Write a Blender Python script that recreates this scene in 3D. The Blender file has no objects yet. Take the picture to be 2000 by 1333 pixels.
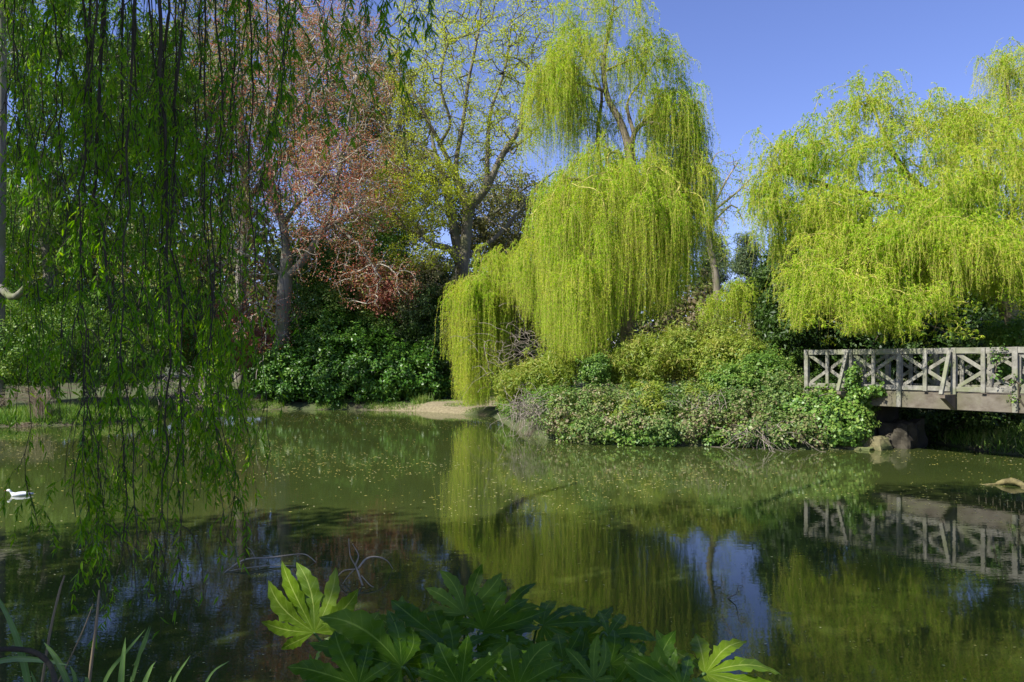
import bpy, math, random
import numpy as np
R = np.random.default_rng(7)
sc = bpy.context.scene
COL = sc.collection
# ------------------------------------------------------------------ camera geometry
CZ, HOR, FPX = 2.13, 707.0, 1500.0
def P(px, py, Y):
    return np.array([(px-1000)/FPX*Y, Y, CZ+(HOR-py)/FPX*Y])
def norm(v):
    return v/np.maximum(np.linalg.norm(v, axis=-1, keepdims=True), 1e-9)
# ------------------------------------------------------------------ objects
def link(o, parent=None):
    COL.objects.link(o)
    if parent is not None: o.parent = parent
    return o
def tag(o, label=None, cat=None, group=None, kind=None):
    if label: o['label'] = label
    if cat: o['category'] = cat
    if group: o['group'] = group
    if kind: o['kind'] = kind
    return o
def empty(name, loc, label, cat, group=None):
    o = bpy.data.objects.new(name, None); link(o)
    o.location = [float(v) for v in loc]; o.empty_display_size = .2
    return tag(o, label, cat, group)
def mesh(name, V, F, mat, parent=None, smooth=False, attrs=None):
    """F: list of (n,k) index arrays"""
    V = np.asarray(V, np.float32)
    if parent is not None and parent.parent is None and parent.type == 'EMPTY':
        V = V-np.array(parent.location, np.float32)
    if isinstance(F, np.ndarray): F = [F]
    F = [np.asarray(f, np.int32) for f in F if len(f)]
    me = bpy.data.meshes.new(name)
    me.vertices.add(len(V)); me.vertices.foreach_set('co', V.ravel())
    idx = np.concatenate([f.ravel() for f in F]); cnt = np.concatenate([np.full(len(f), f.shape[1], np.int32) for f in F])
    me.loops.add(len(idx)); me.loops.foreach_set('vertex_index', idx)
    me.polygons.add(len(cnt)); st = np.concatenate([[0], np.cumsum(cnt)[:-1]]).astype(np.int32)
    me.polygons.foreach_set('loop_start', st)
    try: me.polygons.foreach_set('loop_total', cnt)
    except Exception: pass
    me.polygons.foreach_set('use_smooth', np.full(len(cnt), smooth))
    for an, av in (attrs or {}).items():
        a = me.attributes.new(an, 'FLOAT', 'POINT'); a.data.foreach_set('value', np.asarray(av, np.float32).ravel())
    me.update(calc_edges=True)
    if mat: me.materials.append(mat)
    o = bpy.data.objects.new(name, me)
    return link(o, parent)
def own(o):
    """give a single-mesh thing an origin at its base"""
    me = o.data; n = len(me.vertices); c = np.empty(n*3, np.float32); me.vertices.foreach_get('co', c); c = c.reshape(-1, 3)
    b = np.array([c[:, 0].mean(), c[:, 1].mean(), c[:, 2].min()], np.float32)
    me.vertices.foreach_set('co', (c-b).ravel()); o.location = b.tolist(); me.update(); return o
class MB:
    """collects pieces of one mesh"""
    def __init__(s): s.V = []; s.F = {}; s.n = 0; s.A = []
    def add(s, V, F, a=None):
        V = np.asarray(V, float).reshape(-1, 3)
        for f in (F if isinstance(F, list) else [F]):
            f = np.asarray(f, int); s.F.setdefault(f.shape[1], []).append(f+s.n)
        s.V.append(V); s.n += len(V)
        s.A.append(np.zeros(len(V)) if a is None else np.asarray(a, float).ravel())
        return s
    def build(s, name, mat, parent=None, smooth=False, attr=None, along=None):
        V = np.concatenate(s.V); F = [np.concatenate(f) for f in s.F.values()]
        return mesh(name, V, F, mat, parent, smooth, dict([(attr, np.concatenate(s.A))]+([('along', np.concatenate(along))] if along else [])) if attr else None)
    def box(s, c, ax, ay, az, hx, hy, hz, ch=0.008):
        """oriented chamfered box"""
        ax, ay, az = [norm(np.array(v, float)) for v in (ax, ay, az)]
        H = np.array([hx, hy, hz]); V = []; ids = {}
        for sx in (-1, 1):
            for sy in (-1, 1):
                for sz in (-1, 1):
                    sg = np.array([sx, sy, sz])
                    for k in range(3):
                        q = sg*(H-ch); q[k] = sg[k]*H[k]; ids[(sx, sy, sz, k)] = len(V); V.append(q)
        F4 = []; F3 = []
        for k in range(3):
            i, j = (k+1) % 3, (k+2) % 3
            for sk in (-1, 1):
                f = []
                for (si, sj) in ((-1, -1), (1, -1), (1, 1), (-1, 1)):
                    t = [0, 0, 0]; t[k] = sk; t[i] = si; t[j] = sj; f.append(ids[(*t, k)])
                F4.append(f if sk > 0 else f[::-1])
            for si in (-1, 1):
                for sj in (-1, 1):
                    a = [0, 0, 0]; a[i] = si; a[j] = sj; b = list(a); a[k] = -1; b[k] = 1
                    f = [ids[(*a, i)], ids[(*b, i)], ids[(*b, j)], ids[(*a, j)]]
                    F4.append(f if si*sj < 0 else f[::-1])
        for sx in (-1, 1):
            for sy in (-1, 1):
                for sz in (-1, 1):
                    f = [ids[(sx, sy, sz, k)] for k in range(3)]
                    F3.append(f if sx*sy*sz > 0 else f[::-1])
        V = np.array(V); V = np.array(c)+V[:, :1]*ax+V[:, 1:2]*ay+V[:, 2:]*az
        return s.add(V, [np.array(F4), np.array(F3)])
    def bar(s, a, b, up, w, d, ch=.006):
        a = np.array(a, float); b = np.array(b, float); x = b-a; L = np.linalg.norm(x); x = x/L
        y = norm(np.cross(up, x)); z = np.cross(x, y)
        return s.box((a+b)/2, x, y, z, L/2, w/2, d/2, ch)
# ------------------------------------------------------------------ tubes
def tubes_arr(PT, RA, k=5):
    """PT (N,M,3), RA (N,M) -> V,F"""
    N, M, _ = PT.shape
    T = np.empty_like(PT); T[:, 1:-1] = PT[:, 2:]-PT[:, :-2]; T[:, 0] = PT[:, 1]-PT[:, 0]; T[:, -1] = PT[:, -1]-PT[:, -2]
    T = norm(T); mt = norm(PT[:, -1]-PT[:, 0]+1e-6)
    ref = np.where(np.abs(mt[:, 2:3]) > .7, np.array([[1., .13, 0]]), np.array([[0, 0, 1.]]))[:, None, :]
    n1 = norm(np.cross(T, ref)); n2 = np.cross(T, n1)
    a = np.arange(k)/k*2*np.pi
    V = PT[:, :, None]+RA[:, :, None, None]*(np.cos(a)[:, None]*n1[:, :, None]+np.sin(a)[:, None]*n2[:, :, None])
    base = (np.arange(N)*M*k)[:, None, None]+(np.arange(M-1)*k)[None, :, None]
    j = np.arange(k)[None, None, :]; j2 = (j+1) % k
    F = np.stack([base+j, base+j2, base+k+j2, base+k+j], -1).reshape(-1, 4)
    return V.reshape(-1, 3), F
def resample(p, r, M):
    p = np.asarray(p, float); d = np.concatenate([[0], np.cumsum(np.linalg.norm(np.diff(p, axis=0), axis=1))]); t = np.linspace(0, d[-1], M)
    return np.stack([np.interp(t, d, p[:, i]) for i in range(3)], 1), np.interp(t, d, r)
def smoothcurve(p, n=6):
    """Catmull-Rom"""
    p = np.asarray(p, float); q = np.vstack([2*p[0]-p[1], p, 2*p[-1]-p[-2]]); out = []
    for i in range(1, len(q)-2):
        for t in np.arange(n)/n:
            out.append(.5*(2*q[i]+(q[i+1]-q[i-1])*t+(2*q[i-1]-5*q[i]+4*q[i+1]-q[i+2])*t*t+(-q[i-1]+3*q[i]-3*q[i+1]+q[i+2])*t**3))
    out.append(p[-1]); return np.array(out)
def tube_mb(mb, pts, rad, k=6, n=5, rough=0.0):
    p = smoothcurve(pts, n); r = np.interp(np.linspace(0, 1, len(p)), np.linspace(0, 1, len(rad)), rad)
    r = r*(1+rough*R.normal(size=len(r)))
    V, F = tubes_arr(p[None], r[None], k); mb.add(V, F)
    c0 = len(p)*k; e = np.array([list(range(k))[::-1]]); mb.add(V[:k], e); mb.add(V[-k:], np.array([list(range(k))]))
# ------------------------------------------------------------------ leaves
def leaf_mesh(C, D, S, L, W, mb=None):
    """rhombic leaves: base C, direction D, side S, sizes L, W"""
    L = np.broadcast_to(L, (len(C),))[:, None]; W = np.broadcast_to(W, (len(C),))[:, None]
    V = np.stack([C, C+D*L*.42+S*W*.5, C+D*L, C+D*L*.5-S*W*.5], 1).reshape(-1, 3)
    F = np.arange(len(C)*4).reshape(-1, 4)
    if mb: mb.add(V, F)
    return V, F
def tri_leaves(C, D, S, L, W):
    L = np.broadcast_to(L, (len(C),))[:, None]; W = np.broadcast_to(W, (len(C),))[:, None]
    V = np.stack([C-S*W*.5, C+S*W*.5, C+D*L], 1).reshape(-1, 3)
    return V, np.arange(len(C)*3).reshape(-1, 3)
def rdir(n, rng=R):
    return norm(rng.normal(size=(n, 3)))
def clump_leaves(C, rad, n, L, W, out=None, up=.5, rnd=.7, rng=R, sq=(1, 1, .8)):
    """n leaves round each centre; normals lean outward and up"""
    N = len(C); rad = np.broadcast_to(rad, (N,))
    u = norm(rng.normal(size=(N, n, 3))); rr = rng.random((N, n, 1))**.45
    p = C[:, None]+u*rr*rad[:, None, None]*np.array(sq)
    o = u if out is None else u*.6+out[:, None]
    nn = norm(o+np.array([0, 0, up])+rng.normal(size=(N, n, 3))*rnd)
    t = norm(np.cross(nn, rng.normal(size=(N, n, 3)))+np.array([0, 0, -.3])); t = norm(t-nn*(t*nn).sum(-1, keepdims=True)); s = np.cross(nn, t)
    sz = (.6+.7*rng.random((N*n,)))
    return p.reshape(-1, 3), t.reshape(-1, 3), s.reshape(-1, 3), L*sz, W*sz
# ------------------------------------------------------------------ materials
def nd(nt, typ, loc=(0, 0), **kw):
    n = nt.nodes.new(typ)
    for k, v in kw.items(): setattr(n, k, v)
    return n
def rgb(c): return (c[0], c[1], c[2], 1)
def ramp(nt, fac, stops):
    r = nd(nt, 'ShaderNodeValToRGB'); e = r.color_ramp.elements
    while len(e) < len(stops): e.new(.5)
    for el, (p, c) in zip(e, stops): el.position = p; el.color = rgb(c)
    nt.links.new(fac, r.inputs[0]); return r.outputs[0]
def mixc(nt, fac, a, b, mode='MIX'):
    m = nd(nt, 'ShaderNodeMix', data_type='RGBA', blend_type=mode)
    if isinstance(fac, (int, float)): m.inputs[0].default_value = fac
    else: nt.links.new(fac, m.inputs[0])
    for i, v in ((6, a), (7, b)):
        if isinstance(v, tuple): m.inputs[i].default_value = rgb(v)
        else: nt.links.new(v, m.inputs[i])
    return m.outputs[2]
def noise(nt, scale, detail=3, vec=None, rough=.5, obj=True):
    n = nd(nt, 'ShaderNodeTexNoise'); n.inputs['Scale'].default_value = scale; n.inputs['Detail'].default_value = detail; n.inputs['Roughness'].default_value = rough
    if vec is None:
        tc = nd(nt, 'ShaderNodeTexCoord'); vec = tc.outputs['Object']
    nt.links.new(vec, n.inputs['Vector']); return n.outputs[0]
def newmat(name):
    m = bpy.data.materials.new(name); m.use_nodes = True; nt = m.node_tree; nt.nodes.clear()
    return m, nt, nd(nt, 'ShaderNodeOutputMaterial')
def leafmat(name, stops, trans=.45, tcol=(1.0, 1.15, .45), gloss=.25, rough=.45, clump=.8, cs=1.2, vein=None):
    """stops: leaf colours spread over leaves at random, pushed by slow patches"""
    m, nt, out = newmat(name)
    g = nd(nt, 'ShaderNodeNewGeometry'); nz = noise(nt, cs, 2)
    f = nd(nt, 'ShaderNodeMath', operation='MULTIPLY_ADD'); nt.links.new(nz, f.inputs[0]); f.inputs[1].default_value = clump*2; f.inputs[2].default_value = -clump
    f2 = nd(nt, 'ShaderNodeMath', operation='ADD'); f2.use_clamp = True; nt.links.new(f.outputs[0], f2.inputs[0]); nt.links.new(g.outputs['Random Per Island'], f2.inputs[1])
    col = ramp(nt, f2.outputs[0], stops)
    if vein:
        at = nd(nt, 'ShaderNodeAttribute', attribute_name='vein')
        vf = ramp(nt, at.outputs['Fac'], [(0, (0, 0, 0)), (.91, (0, 0, 0)), (.985, (1, 1, 1))])
        big = noise(nt, 9, 3)
        col = mixc(nt, .35, col, ramp(nt, big, [(.35, tuple(v*.7 for v in stops[0][1])), (.65, tuple(v*1.3 for v in stops[-1][1]))]))
        lv = nd(nt, 'ShaderNodeAttribute', attribute_name='along')
        w1 = nd(nt, 'ShaderNodeMath', operation='MULTIPLY_ADD'); nt.links.new(at.outputs['Fac'], w1.inputs[0]); w1.inputs[1].default_value = 1.3; 
        w2 = nd(nt, 'ShaderNodeMath', operation='MULTIPLY'); nt.links.new(lv.outputs['Fac'], w2.inputs[0]); w2.inputs[1].default_value = 8.; nt.links.new(w2.outputs[0], w1.inputs[2])
        w3 = nd(nt, 'ShaderNodeMath', operation='FRACT'); nt.links.new(w1.outputs[0], w3.inputs[0])
        col = mixc(nt, ramp(nt, w3.outputs[0], [(0, (0, 0, 0)), (.86, (0, 0, 0)), (.93, (.32, .32, .32)), (1, (0, 0, 0))]), col, vein)
        col = mixc(nt, vf, col, vein)
    b = nd(nt, 'ShaderNodeBsdfPrincipled'); nt.links.new(col, b.inputs['Base Color']); b.inputs['Roughness'].default_value = rough
    b.inputs['Specular IOR Level'].default_value = gloss
    t = nd(nt, 'ShaderNodeBsdfTranslucent'); tc = mixc(nt, 1.0, col, tcol, 'MULTIPLY'); nt.links.new(tc, t.inputs[0])
    mx = nd(nt, 'ShaderNodeMixShader'); mx.inputs[0].default_value = trans
    nt.links.new(b.outputs[0], mx.inputs[1]); nt.links.new(t.outputs[0], mx.inputs[2]); nt.links.new(mx.outputs[0], out.inputs[0])
    if vein:
        bp = nd(nt, 'ShaderNodeBump'); bp.inputs['Strength'].default_value = .35; bp.inputs['Distance'].default_value = .01
        nt.links.new(noise(nt, 30, 3), bp.inputs['Height']); nt.links.new(bp.outputs[0], b.inputs['Normal'])
    return m
def barkmat(name, c1, c2, c3=None, scale=6, bump=.6, stretch=(1, 1, .25), moss=None):
    m, nt, out = newmat(name)
    tc = nd(nt, 'ShaderNodeTexCoord'); mp = nd(nt, 'ShaderNodeMapping'); mp.inputs['Scale'].default_value = stretch
    nt.links.new(tc.outputs['Object'], mp.inputs[0])
    n1 = noise(nt, scale, 6, mp.outputs[0], .65)
    col = ramp(nt, n1, [(.3, c1), (.7, c2)])
    if c3: col = mixc(nt, ramp(nt, noise(nt, scale*.35, 3), [(.45, (0, 0, 0)), (.65, (1, 1, 1))]), col, c3)
    if moss:
        g = nd(nt, 'ShaderNodeNewGeometry'); sx = nd(nt, 'ShaderNodeSeparateXYZ'); nt.links.new(g.outputs['Normal'], sx.inputs[0])
        col = mixc(nt, ramp(nt, sx.outputs[2], [(.1, (0, 0, 0)), (.6, (.8, .8, .8))]), col, moss)
    b = nd(nt, 'ShaderNodeBsdfPrincipled'); b.inputs['Roughness'].default_value = .85; nt.links.new(col, b.inputs['Base Color'])
    b.inputs['Specular IOR Level'].default_value = .25
    bp = nd(nt, 'ShaderNodeBump'); bp.inputs['Strength'].default_value = bump; bp.inputs['Distance'].default_value = .03
    nt.links.new(n1, bp.inputs['Height']); nt.links.new(bp.outputs[0], b.inputs['Normal']); nt.links.new(b.outputs[0], out.inputs[0])
    return m
M = {}
M['willow'] = leafmat('willow_leaves', [(0, (.24, .44, .018)), (.4, (.40, .57, .035)), (.8, (.55, .63, .065)), (1, (.60, .57, .09))], .56, (1.05, 1.1, .3), .08, clump=.75, cs=.8)
M['willow_fresh'] = leafmat('fresh_willow_leaves', [(0, (.24, .41, .018)), (.6, (.34, .48, .02)), (1, (.44, .50, .04))], .5, (1., 1.05, .35), .2, clump=.6)
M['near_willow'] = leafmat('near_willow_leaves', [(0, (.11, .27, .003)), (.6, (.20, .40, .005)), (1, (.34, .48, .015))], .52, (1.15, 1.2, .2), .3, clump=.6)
M['oak'] = leafmat('young_oak_leaves', [(0, (.40, .50, .03)), (.6, (.54, .60, .05)), (1, (.64, .66, .10))], .5, (1., 1., .35), .2)
M['beech'] = leafmat('copper_beech_leaves', [(0, (.38, .13, .09)), (.5, (.46, .21, .14)), (.75, (.42, .30, .15)), (1, (.28, .34, .07))], .45, (1.2, .8, .5), .25, clump=.9, cs=.6)
M['laurel'] = leafmat('laurel_leaves', [(0, (.035, .11, .008)), (.7, (.07, .18, .012)), (1, (.13, .23, .025))], .18, (1., 1.2, .4), .38, rough=.42, clump=.6)
M['yew'] = leafmat('yew_leaves', [(0, (.022, .055, .008)), (.7, (.05, .10, .012)), (1, (.09, .14, .03))], .2, (1., 1.1, .4), .3, clump=.6)
M['holly'] = leafmat('mixed_evergreen_leaves', [(0, (.04, .13, .01)), (.6, (.11, .25, .018)), (1, (.20, .26, .04))], .3, (1., 1.2, .4), .4, clump=.9, cs=.7)
M['bush'] = leafmat('fresh_bush_leaves', [(0, (.09, .19, .03)), (.6, (.16, .28, .04)), (1, (.27, .34, .07))], .4, (1., 1.1, .4), .3, clump=.9, cs=1.1)
M['bamboo'] = leafmat('bamboo_leaves', [(0, (.19, .28, .035)), (.6, (.29, .36, .045)), (1, (.40, .37, .09))], .45, (1., 1.05, .4), .3, clump=.8)
M['bramble'] = leafmat('bramble_leaves', [(0, (.07, .14, .03)), (.45, (.15, .24, .05)), (.8, (.24, .28, .09)), (1, (.28, .22, .13))], .3, (1., 1.1, .4), .3, clump=1.1, cs=.9)
M['ivy'] = leafmat('ivy_leaves', [(0, (.07, .16, .02)), (.6, (.13, .24, .035)), (1, (.24, .33, .06))], .22, (1., 1.1, .4), .4, rough=.4, clump=.5)
M['pine'] = leafmat('pine_needles', [(0, (.05, .085, .035)), (.6, (.09, .13, .05)), (1, (.14, .18, .07))], .2, (1., 1.1, .5), .2)
M['wood_leaf'] = leafmat('woodland_leaves', [(0, (.07, .12, .03)), (.4, (.14, .20, .04)), (.75, (.22, .25, .06)), (1, (.20, .16, .09))], .35, (1., 1.05, .4), .2, clump=1.3, cs=.12)
M['haze_leaf'] = leafmat('budding_tree_leaves', [(0, (.16, .18, .07)), (.5, (.26, .27, .09)), (1, (.28, .22, .14))], .4, (1., 1., .5), .2, clump=1., cs=.4)
M['grass'] = leafmat('grass_blades', [(0, (.09, .19, .025)), (.6, (.17, .29, .04)), (1, (.30, .33, .10))], .35, (1., 1.1, .4), .3, clump=.7)
M['straw'] = leafmat('dry_straw', [(0, (.22, .16, .09)), (.6, (.33, .26, .16)), (1, (.42, .35, .23))], .2, (1., .9, .7), .2, clump=.4)
M['petal'] = leafmat('fallen_willow_bits', [(0, (.50, .42, .08)), (.6, (.66, .58, .16)), (1, (.74, .70, .40))], .1, (1., 1., .6), .3, clump=.3)
M['fatsia'] = leafmat('fatsia_leaves', [(0, (.05, .13, .004)), (1, (.10, .20, .008))], .45, (2.6, 1.9, .2), .32, rough=.40, vein=(.20, .32, .05))
M['fatsia_sunlit'] = leafmat('sunlit_fatsia_leaves', [(0, (.095, .18, .009)), (1, (.165, .25, .014))], .45, (1.6, 1.4, .2), .32, rough=.40, vein=(.34, .42, .10))  # yellower copy of the fatsia colour, sunlight through the leaf painted in
M['shaded_stone'] = None
M['iris'] = leafmat('iris_blades', [(0, (.09, .18, .05)), (1, (.16, .27, .07))], .3, (1., 1.2, .4), .45, rough=.35, vein=(.24, .32, .16))
M['bark_oak'] = barkmat('oak_bark', (.08, .066, .045), (.24, .205, .15), (.15, .15, .07))
M['bark_grey'] = barkmat('beech_bark', (.10, .09, .065), (.25, .23, .18), (.14, .15, .07), 4, .3)
M['bark_willow'] = barkmat('willow_bark', (.09, .075, .045), (.24, .20, .13), None, 5)
M['bark_dark'] = barkmat('wet_dark_bark', (.035, .028, .02), (.085, .07, .045), None, 12, .5)
M['twig_y'] = barkmat('yellow_twigs', (.26, .24, .05), (.44, .40, .10), None, 12, .2)
M['twig'] = barkmat('grey_twigs', (.16, .13, .10), (.34, .29, .23), None, 8, .2)
M['twig_b'] = barkmat('beech_twigs', (.24, .21, .15), (.46, .42, .33), None, 8, .2)
M['dead'] = barkmat('dead_twigs', (.16, .13, .10), (.32, .275, .22), None, 12, .2)
M['log'] = barkmat('bleached_log', (.10, .08, .03), (.26, .22, .09), None, 14, .6)
M['stone'] = barkmat('abutment_stone', (.09, .08, .04), (.23, .20, .10), (.12, .14, .05), 5, .8, (1, 1, 1))
M['concrete'] = barkmat('stained_concrete', (.09, .073, .052), (.19, .168, .128), (.12, .115, .065), 3.5, .35, (1, 1, 1.6))
M['timber'] = barkmat('weathered_timber', (.11, .105, .08), (.32, .305, .25), (.17, .18, .10), 7, .35, (1, 1, 1))
M['timber2'] = barkmat('old_timber_beam', (.09, .07, .05), (.20, .165, .12), (.14, .12, .08), 4, .4, (1, 1, 1))
M['shaded_stone'] = barkmat('dark_shaded_stone', (.025, .022, .016), (.075, .065, .045), (.05, .05, .025), 4, .7, (1, 1, 1))  # shade under the bridge deck put into the stone colour
M['dead2'] = barkmat('pale_dead_wood', (.26, .21, .15), (.48, .41, .31), None, 12, .3)
M['bolt'] = barkmat('rusty_bolt', (.03, .025, .02), (.08, .06, .045))
# ------------------------------------------------------------------ skeletons
class Skel:
    def __init__(s): s.P = []; s.par = []; s.minr = []
    def chain(s, pts, rad, par=-1, step=.35):
        p = smoothcurve(pts, 6); L = np.linalg.norm(np.diff(p, axis=0), axis=1).sum(); M_ = max(3, int(L/step)+1)
        p, r = resample(p, np.interp(np.linspace(0, 1, len(p)), np.linspace(0, 1, len(rad)), rad), M_)
        st = 0
        if par >= 0: st = 1
        ids = []
        for i in range(st, M_):
            s.P.append(p[i]); s.par.append(par); s.minr.append(r[i]); par = len(s.P)-1; ids.append(par)
        return ids
    def near(s, pt):
        return int(np.argmin(((np.array(s.P)-pt)**2).sum(1)))
    def limb(s, pts, rad, step=.35):
        """limb starting from the node nearest its first point"""
        i = s.near(pts[0]); pts = [s.P[i]]+list(pts[1:]); return s.chain(pts, rad, i, step)
    def grow(s, T, tip=.008, step=.3, wob=.12, ang=.9, sag=0., rng=R, lo=0):
        """grow a twig to every target point, nearest targets first"""
        T = np.asarray(T); cap = len(s.P)+len(T)*40
        A = np.zeros((cap, 3)); n = len(s.P); A[:n] = s.P
        D = np.zeros((cap, 3))
        for i in range(n): D[i] = s.P[i]-s.P[s.par[i]] if s.par[i] >= 0 else (0, 0, 1)
        D[:n] = norm(D[:n])
        d0 = np.array([np.min(((A[lo:n]-t)**2).sum(1)) for t in T]); tips = []
        for k in np.argsort(d0):
            t = T[k]; v = t-A[lo:n]; d = np.linalg.norm(v, axis=1)+1e-6; c = (v*D[lo:n]).sum(1)/d
            i = int(np.argmin(d*(1+ang*(1-c)))) + lo
            a = A[i]; L = np.linalg.norm(t-a); m = min(38, max(2, int(L/step)))
            tt = np.linspace(0, 1, m+1)[1:, None]
            h = a+(t-a)*tt+D[i]*L*.38*(tt*(1-tt)**1.5*2)
            w = rng.normal(size=(m, 3)).cumsum(0); w -= tt*w[-1]; h = h+w*wob*step
            h[:, 2] += sag*L*(4*tt*(1-tt))[:, 0]
            par = i
            for q in h:
                s.P.append(q); s.par.append(par); s.minr.append(tip); A[n] = q; dd = q-A[par]; D[n] = dd/(np.linalg.norm(dd)+1e-9); par = n; n += 1
            tips.append(par)
        return np.array(tips)
    def radii(s, tip=.008, p=2.3):
        n = len(s.P); acc = np.zeros(n); r = np.zeros(n)
        for i in range(n-1, -1, -1):
            r[i] = max(acc[i]**(1/p) if acc[i] > 0 else tip, s.minr[i])
            if s.par[i] >= 0: acc[s.par[i]] += r[i]**p if acc[i] > 0 or True else 0
        s.r = r; return r
    def chains(s):
        n = len(s.P); ch = [[] for _ in range(n)]
        for i, q in enumerate(s.par):
            if q >= 0: ch[q].append(i)
        nxt = [-1]*n; starts = []
        for i in range(n):
            if ch[i]:
                b = max(ch[i], key=lambda j: s.r[j]); nxt[i] = b
                starts += [(i, j) for j in ch[i] if j != b]
            if s.par[i] < 0: starts.append((-1, i))
        out = []
        for (a, b) in starts:
            ids = ([a] if a >= 0 else [])+[b]
            while nxt[ids[-1]] >= 0: ids.append(nxt[ids[-1]])
            if len(ids) > 1:
                p = np.array([s.P[i] for i in ids]); r = s.r[ids].copy()
                if a >= 0: r[0] = min(r[0], r[1]*1.25)
                out.append((p, r))
        return out
    def build(s, root, trunkmat, twigmat, tr=.05, flare=None, tname='trunk', bname='branches'):
        """two parts: trunk and limbs thicker than tr, twigs thinner"""
        big = {}; small = {}
        for p, r in s.chains():
            # cut where it gets thin
            k = int((r > tr).sum()) if r[0] > tr else 0
            segs = []
            if k >= 2: segs.append((p[:k], r[:k], big, 9)); 
            if k < len(p)-1: segs.append((p[max(0, k-1):], r[max(0, k-1):], small, 4))
            for (pp, rr, dst, kk) in segs:
                Mx = next(m for m in (3, 5, 8, 12, 20, 32, 64) if m >= min(len(pp), 64))
                q, ra = resample(pp, rr, Mx); ra = ra.copy()
                if dst is small: ra[-1] *= .5
                dst.setdefault(Mx, []).append((q, ra))
        for dst, kk, nm, mt in ((big, 9, tname, trunkmat), (small, 4, bname, twigmat)):
            if not dst: continue
            mb = MB()
            for Mx, L in dst.items():
                V, F = tubes_arr(np.array([a for a, _ in L]), np.array([b for _, b in L]), kk); mb.add(V, F)
            mb.build(nm, mt, root, smooth=(kk > 4))
def ell_pts(c, s, n, rng=R, lo=.0, hi=1., zmin=None, zmax=None):
    """random points inside an ellipsoid shell"""
    out = np.zeros((0, 3)); c = np.array(c); s = np.array(s)
    while len(out) < n:
        u = norm(rng.normal(size=(n*2, 3))); r = (lo**3+(hi**3-lo**3)*rng.random((n*2, 1)))**(1/3); p = c+u*r*s
        if zmin is not None: p = p[p[:, 2] > zmin]
        if zmax is not None: p = p[p[:, 2] < zmax]
        out = np.vstack([out, p])
    return out[:n]
def PE(px, py, Y, w, h, dy=None):
    """ellipsoid given by its picture centre, half width and half height, at depth Y"""
    return P(px, py, Y), np.array([w/FPX*Y, dy if dy else w/FPX*Y, h/FPX*Y])
# ------------------------------------------------------------------ willow strands
def strands(S, out, L, lean=.25, m=9, wob=.03, rng=R, up=.0):
    N = len(S); t = np.linspace(0, 1, m)[None, :, None]; s = t*L[:, None, None]
    h = 1-np.exp(-s/.45)
    PT = S[:, None]+out[:, None]*lean*h
    PT[:, :, 2] -= (s[..., 0]-(.30+up)*(1-np.exp(-s[..., 0]/.35)))
    w = rng.normal(size=(N, m, 3)).cumsum(1)*wob; w[:, :, 2] = 0; w -= w[:, :1]
    return PT+w*np.sqrt(L)[:, None, None]
def strand_leaves(PT, L, dens, ll, lw, spread=.75, rng=R, taper=.35, t0=.02, quad=False, off=.01, dn=1.):
    n = np.maximum(2, (L*dens).astype(int)); idx = np.repeat(np.arange(len(L)), n); N = len(idx)
    t = t0+(1-t0)*rng.random(N); m = PT.shape[1]; f = t*(m-1); i = np.minimum(f.astype(int), m-2); fr = (f-i)[:, None]
    c = PT[idx, i]*(1-fr)+PT[idx, i+1]*fr
    d = rng.normal(size=(N, 3))*spread; d[:, 2] = d[:, 2]*.5-dn; d = norm(d)
    sd = norm(np.cross(d, rng.normal(size=(N, 3)))); sz = (1-taper*t)*(.65+.6*rng.random(N))
    c = c+rng.normal(size=(N, 3))*off
    return (leaf_mesh if quad else tri_leaves)(c, d, sd, ll*sz, lw*sz)
# ================================================================== terrain
POND = np.array([(-26, 3), (-14, 2.6), (-7, 3.9), (-3, 4.3), (0, 4.5), (4, 4.4), (8, 4.3), (12.5, 6), (13.8, 10), (13.2, 13.5), (12.3, 15.5), (11.25, 18.1), (10.9, 22), (10.4, 27), (9.3, 27),
    (9.3, 22), (9.25, 19.2), (8.6, 18.75), (7.4, 18.5), (5.2, 19.3), (3.4, 19.5), (2, 19.9), (.7, 21.6), (0, 25), (-.8, 30.0), (-2.1, 31.3), (-4.4, 33.3), (-7, 34), (-11, 34.4), (-13.6, 33.4), (-13.2, 28.5), (-14.5, 25.9), (-16.6, 25.2), (-26, 24.5)], float)
def sdist(x, y):
    """signed distance to the pond edge, positive on land"""
    p = np.stack([x, y], -1)[..., None, :]; a = POND; b = np.roll(POND, -1, 0); e = b-a
    w = p-a; t = np.clip((w*e).sum(-1)/(e*e).sum(-1), 0, 1); d = np.sqrt(((w-e*t[..., None])**2).sum(-1)).min(-1)
    c = ((a[:, 1] > y[..., None]) != (b[:, 1] > y[..., None])) & (x[..., None] < (b[:, 0]-a[:, 0])*(y[..., None]-a[:, 1])/(b[:, 1]-a[:, 1]+1e-9)+a[:, 0])
    return np.where(c.sum(-1) % 2 == 1, -d, d)
def HT(x, y):
    x = np.asarray(x, float); y = np.asarray(y, float); d = sdist(x, y)
    w = .05*np.sin(x*1.7+y*.6)+.05*np.sin(y*1.3-x*.8)+.02*np.sin(5*x+3*y)
    land = .28*(1-np.exp(-d/.35))+.25*(1-np.exp(-d/3))+w*np.clip(d/1.5, 0, 1)
    land = land+.75*np.exp(-(((x-5.2)/4.2)**2+((y-23.3)/2.6)**2))+.75*np.exp(-(((x-7.6)/1.0)**2+((y-20.9)/1.3)**2))*np.clip(d/1.1, 0, 1)
    land = land+.8*np.exp(-(((x-14.5)/2.6)**2+((y-13)/4)**2))*np.clip(d/1.5, 0, 1)+.55*np.clip((y-36)/14, 0, 1)
    return np.where(d > 0, land, np.maximum(-1.1, d*.55-.02))
xs = np.concatenate([[-700, -300, -140, -80, -55], np.arange(-42, 42.1, .25), [55, 80, 140, 300, 700]])
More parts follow.
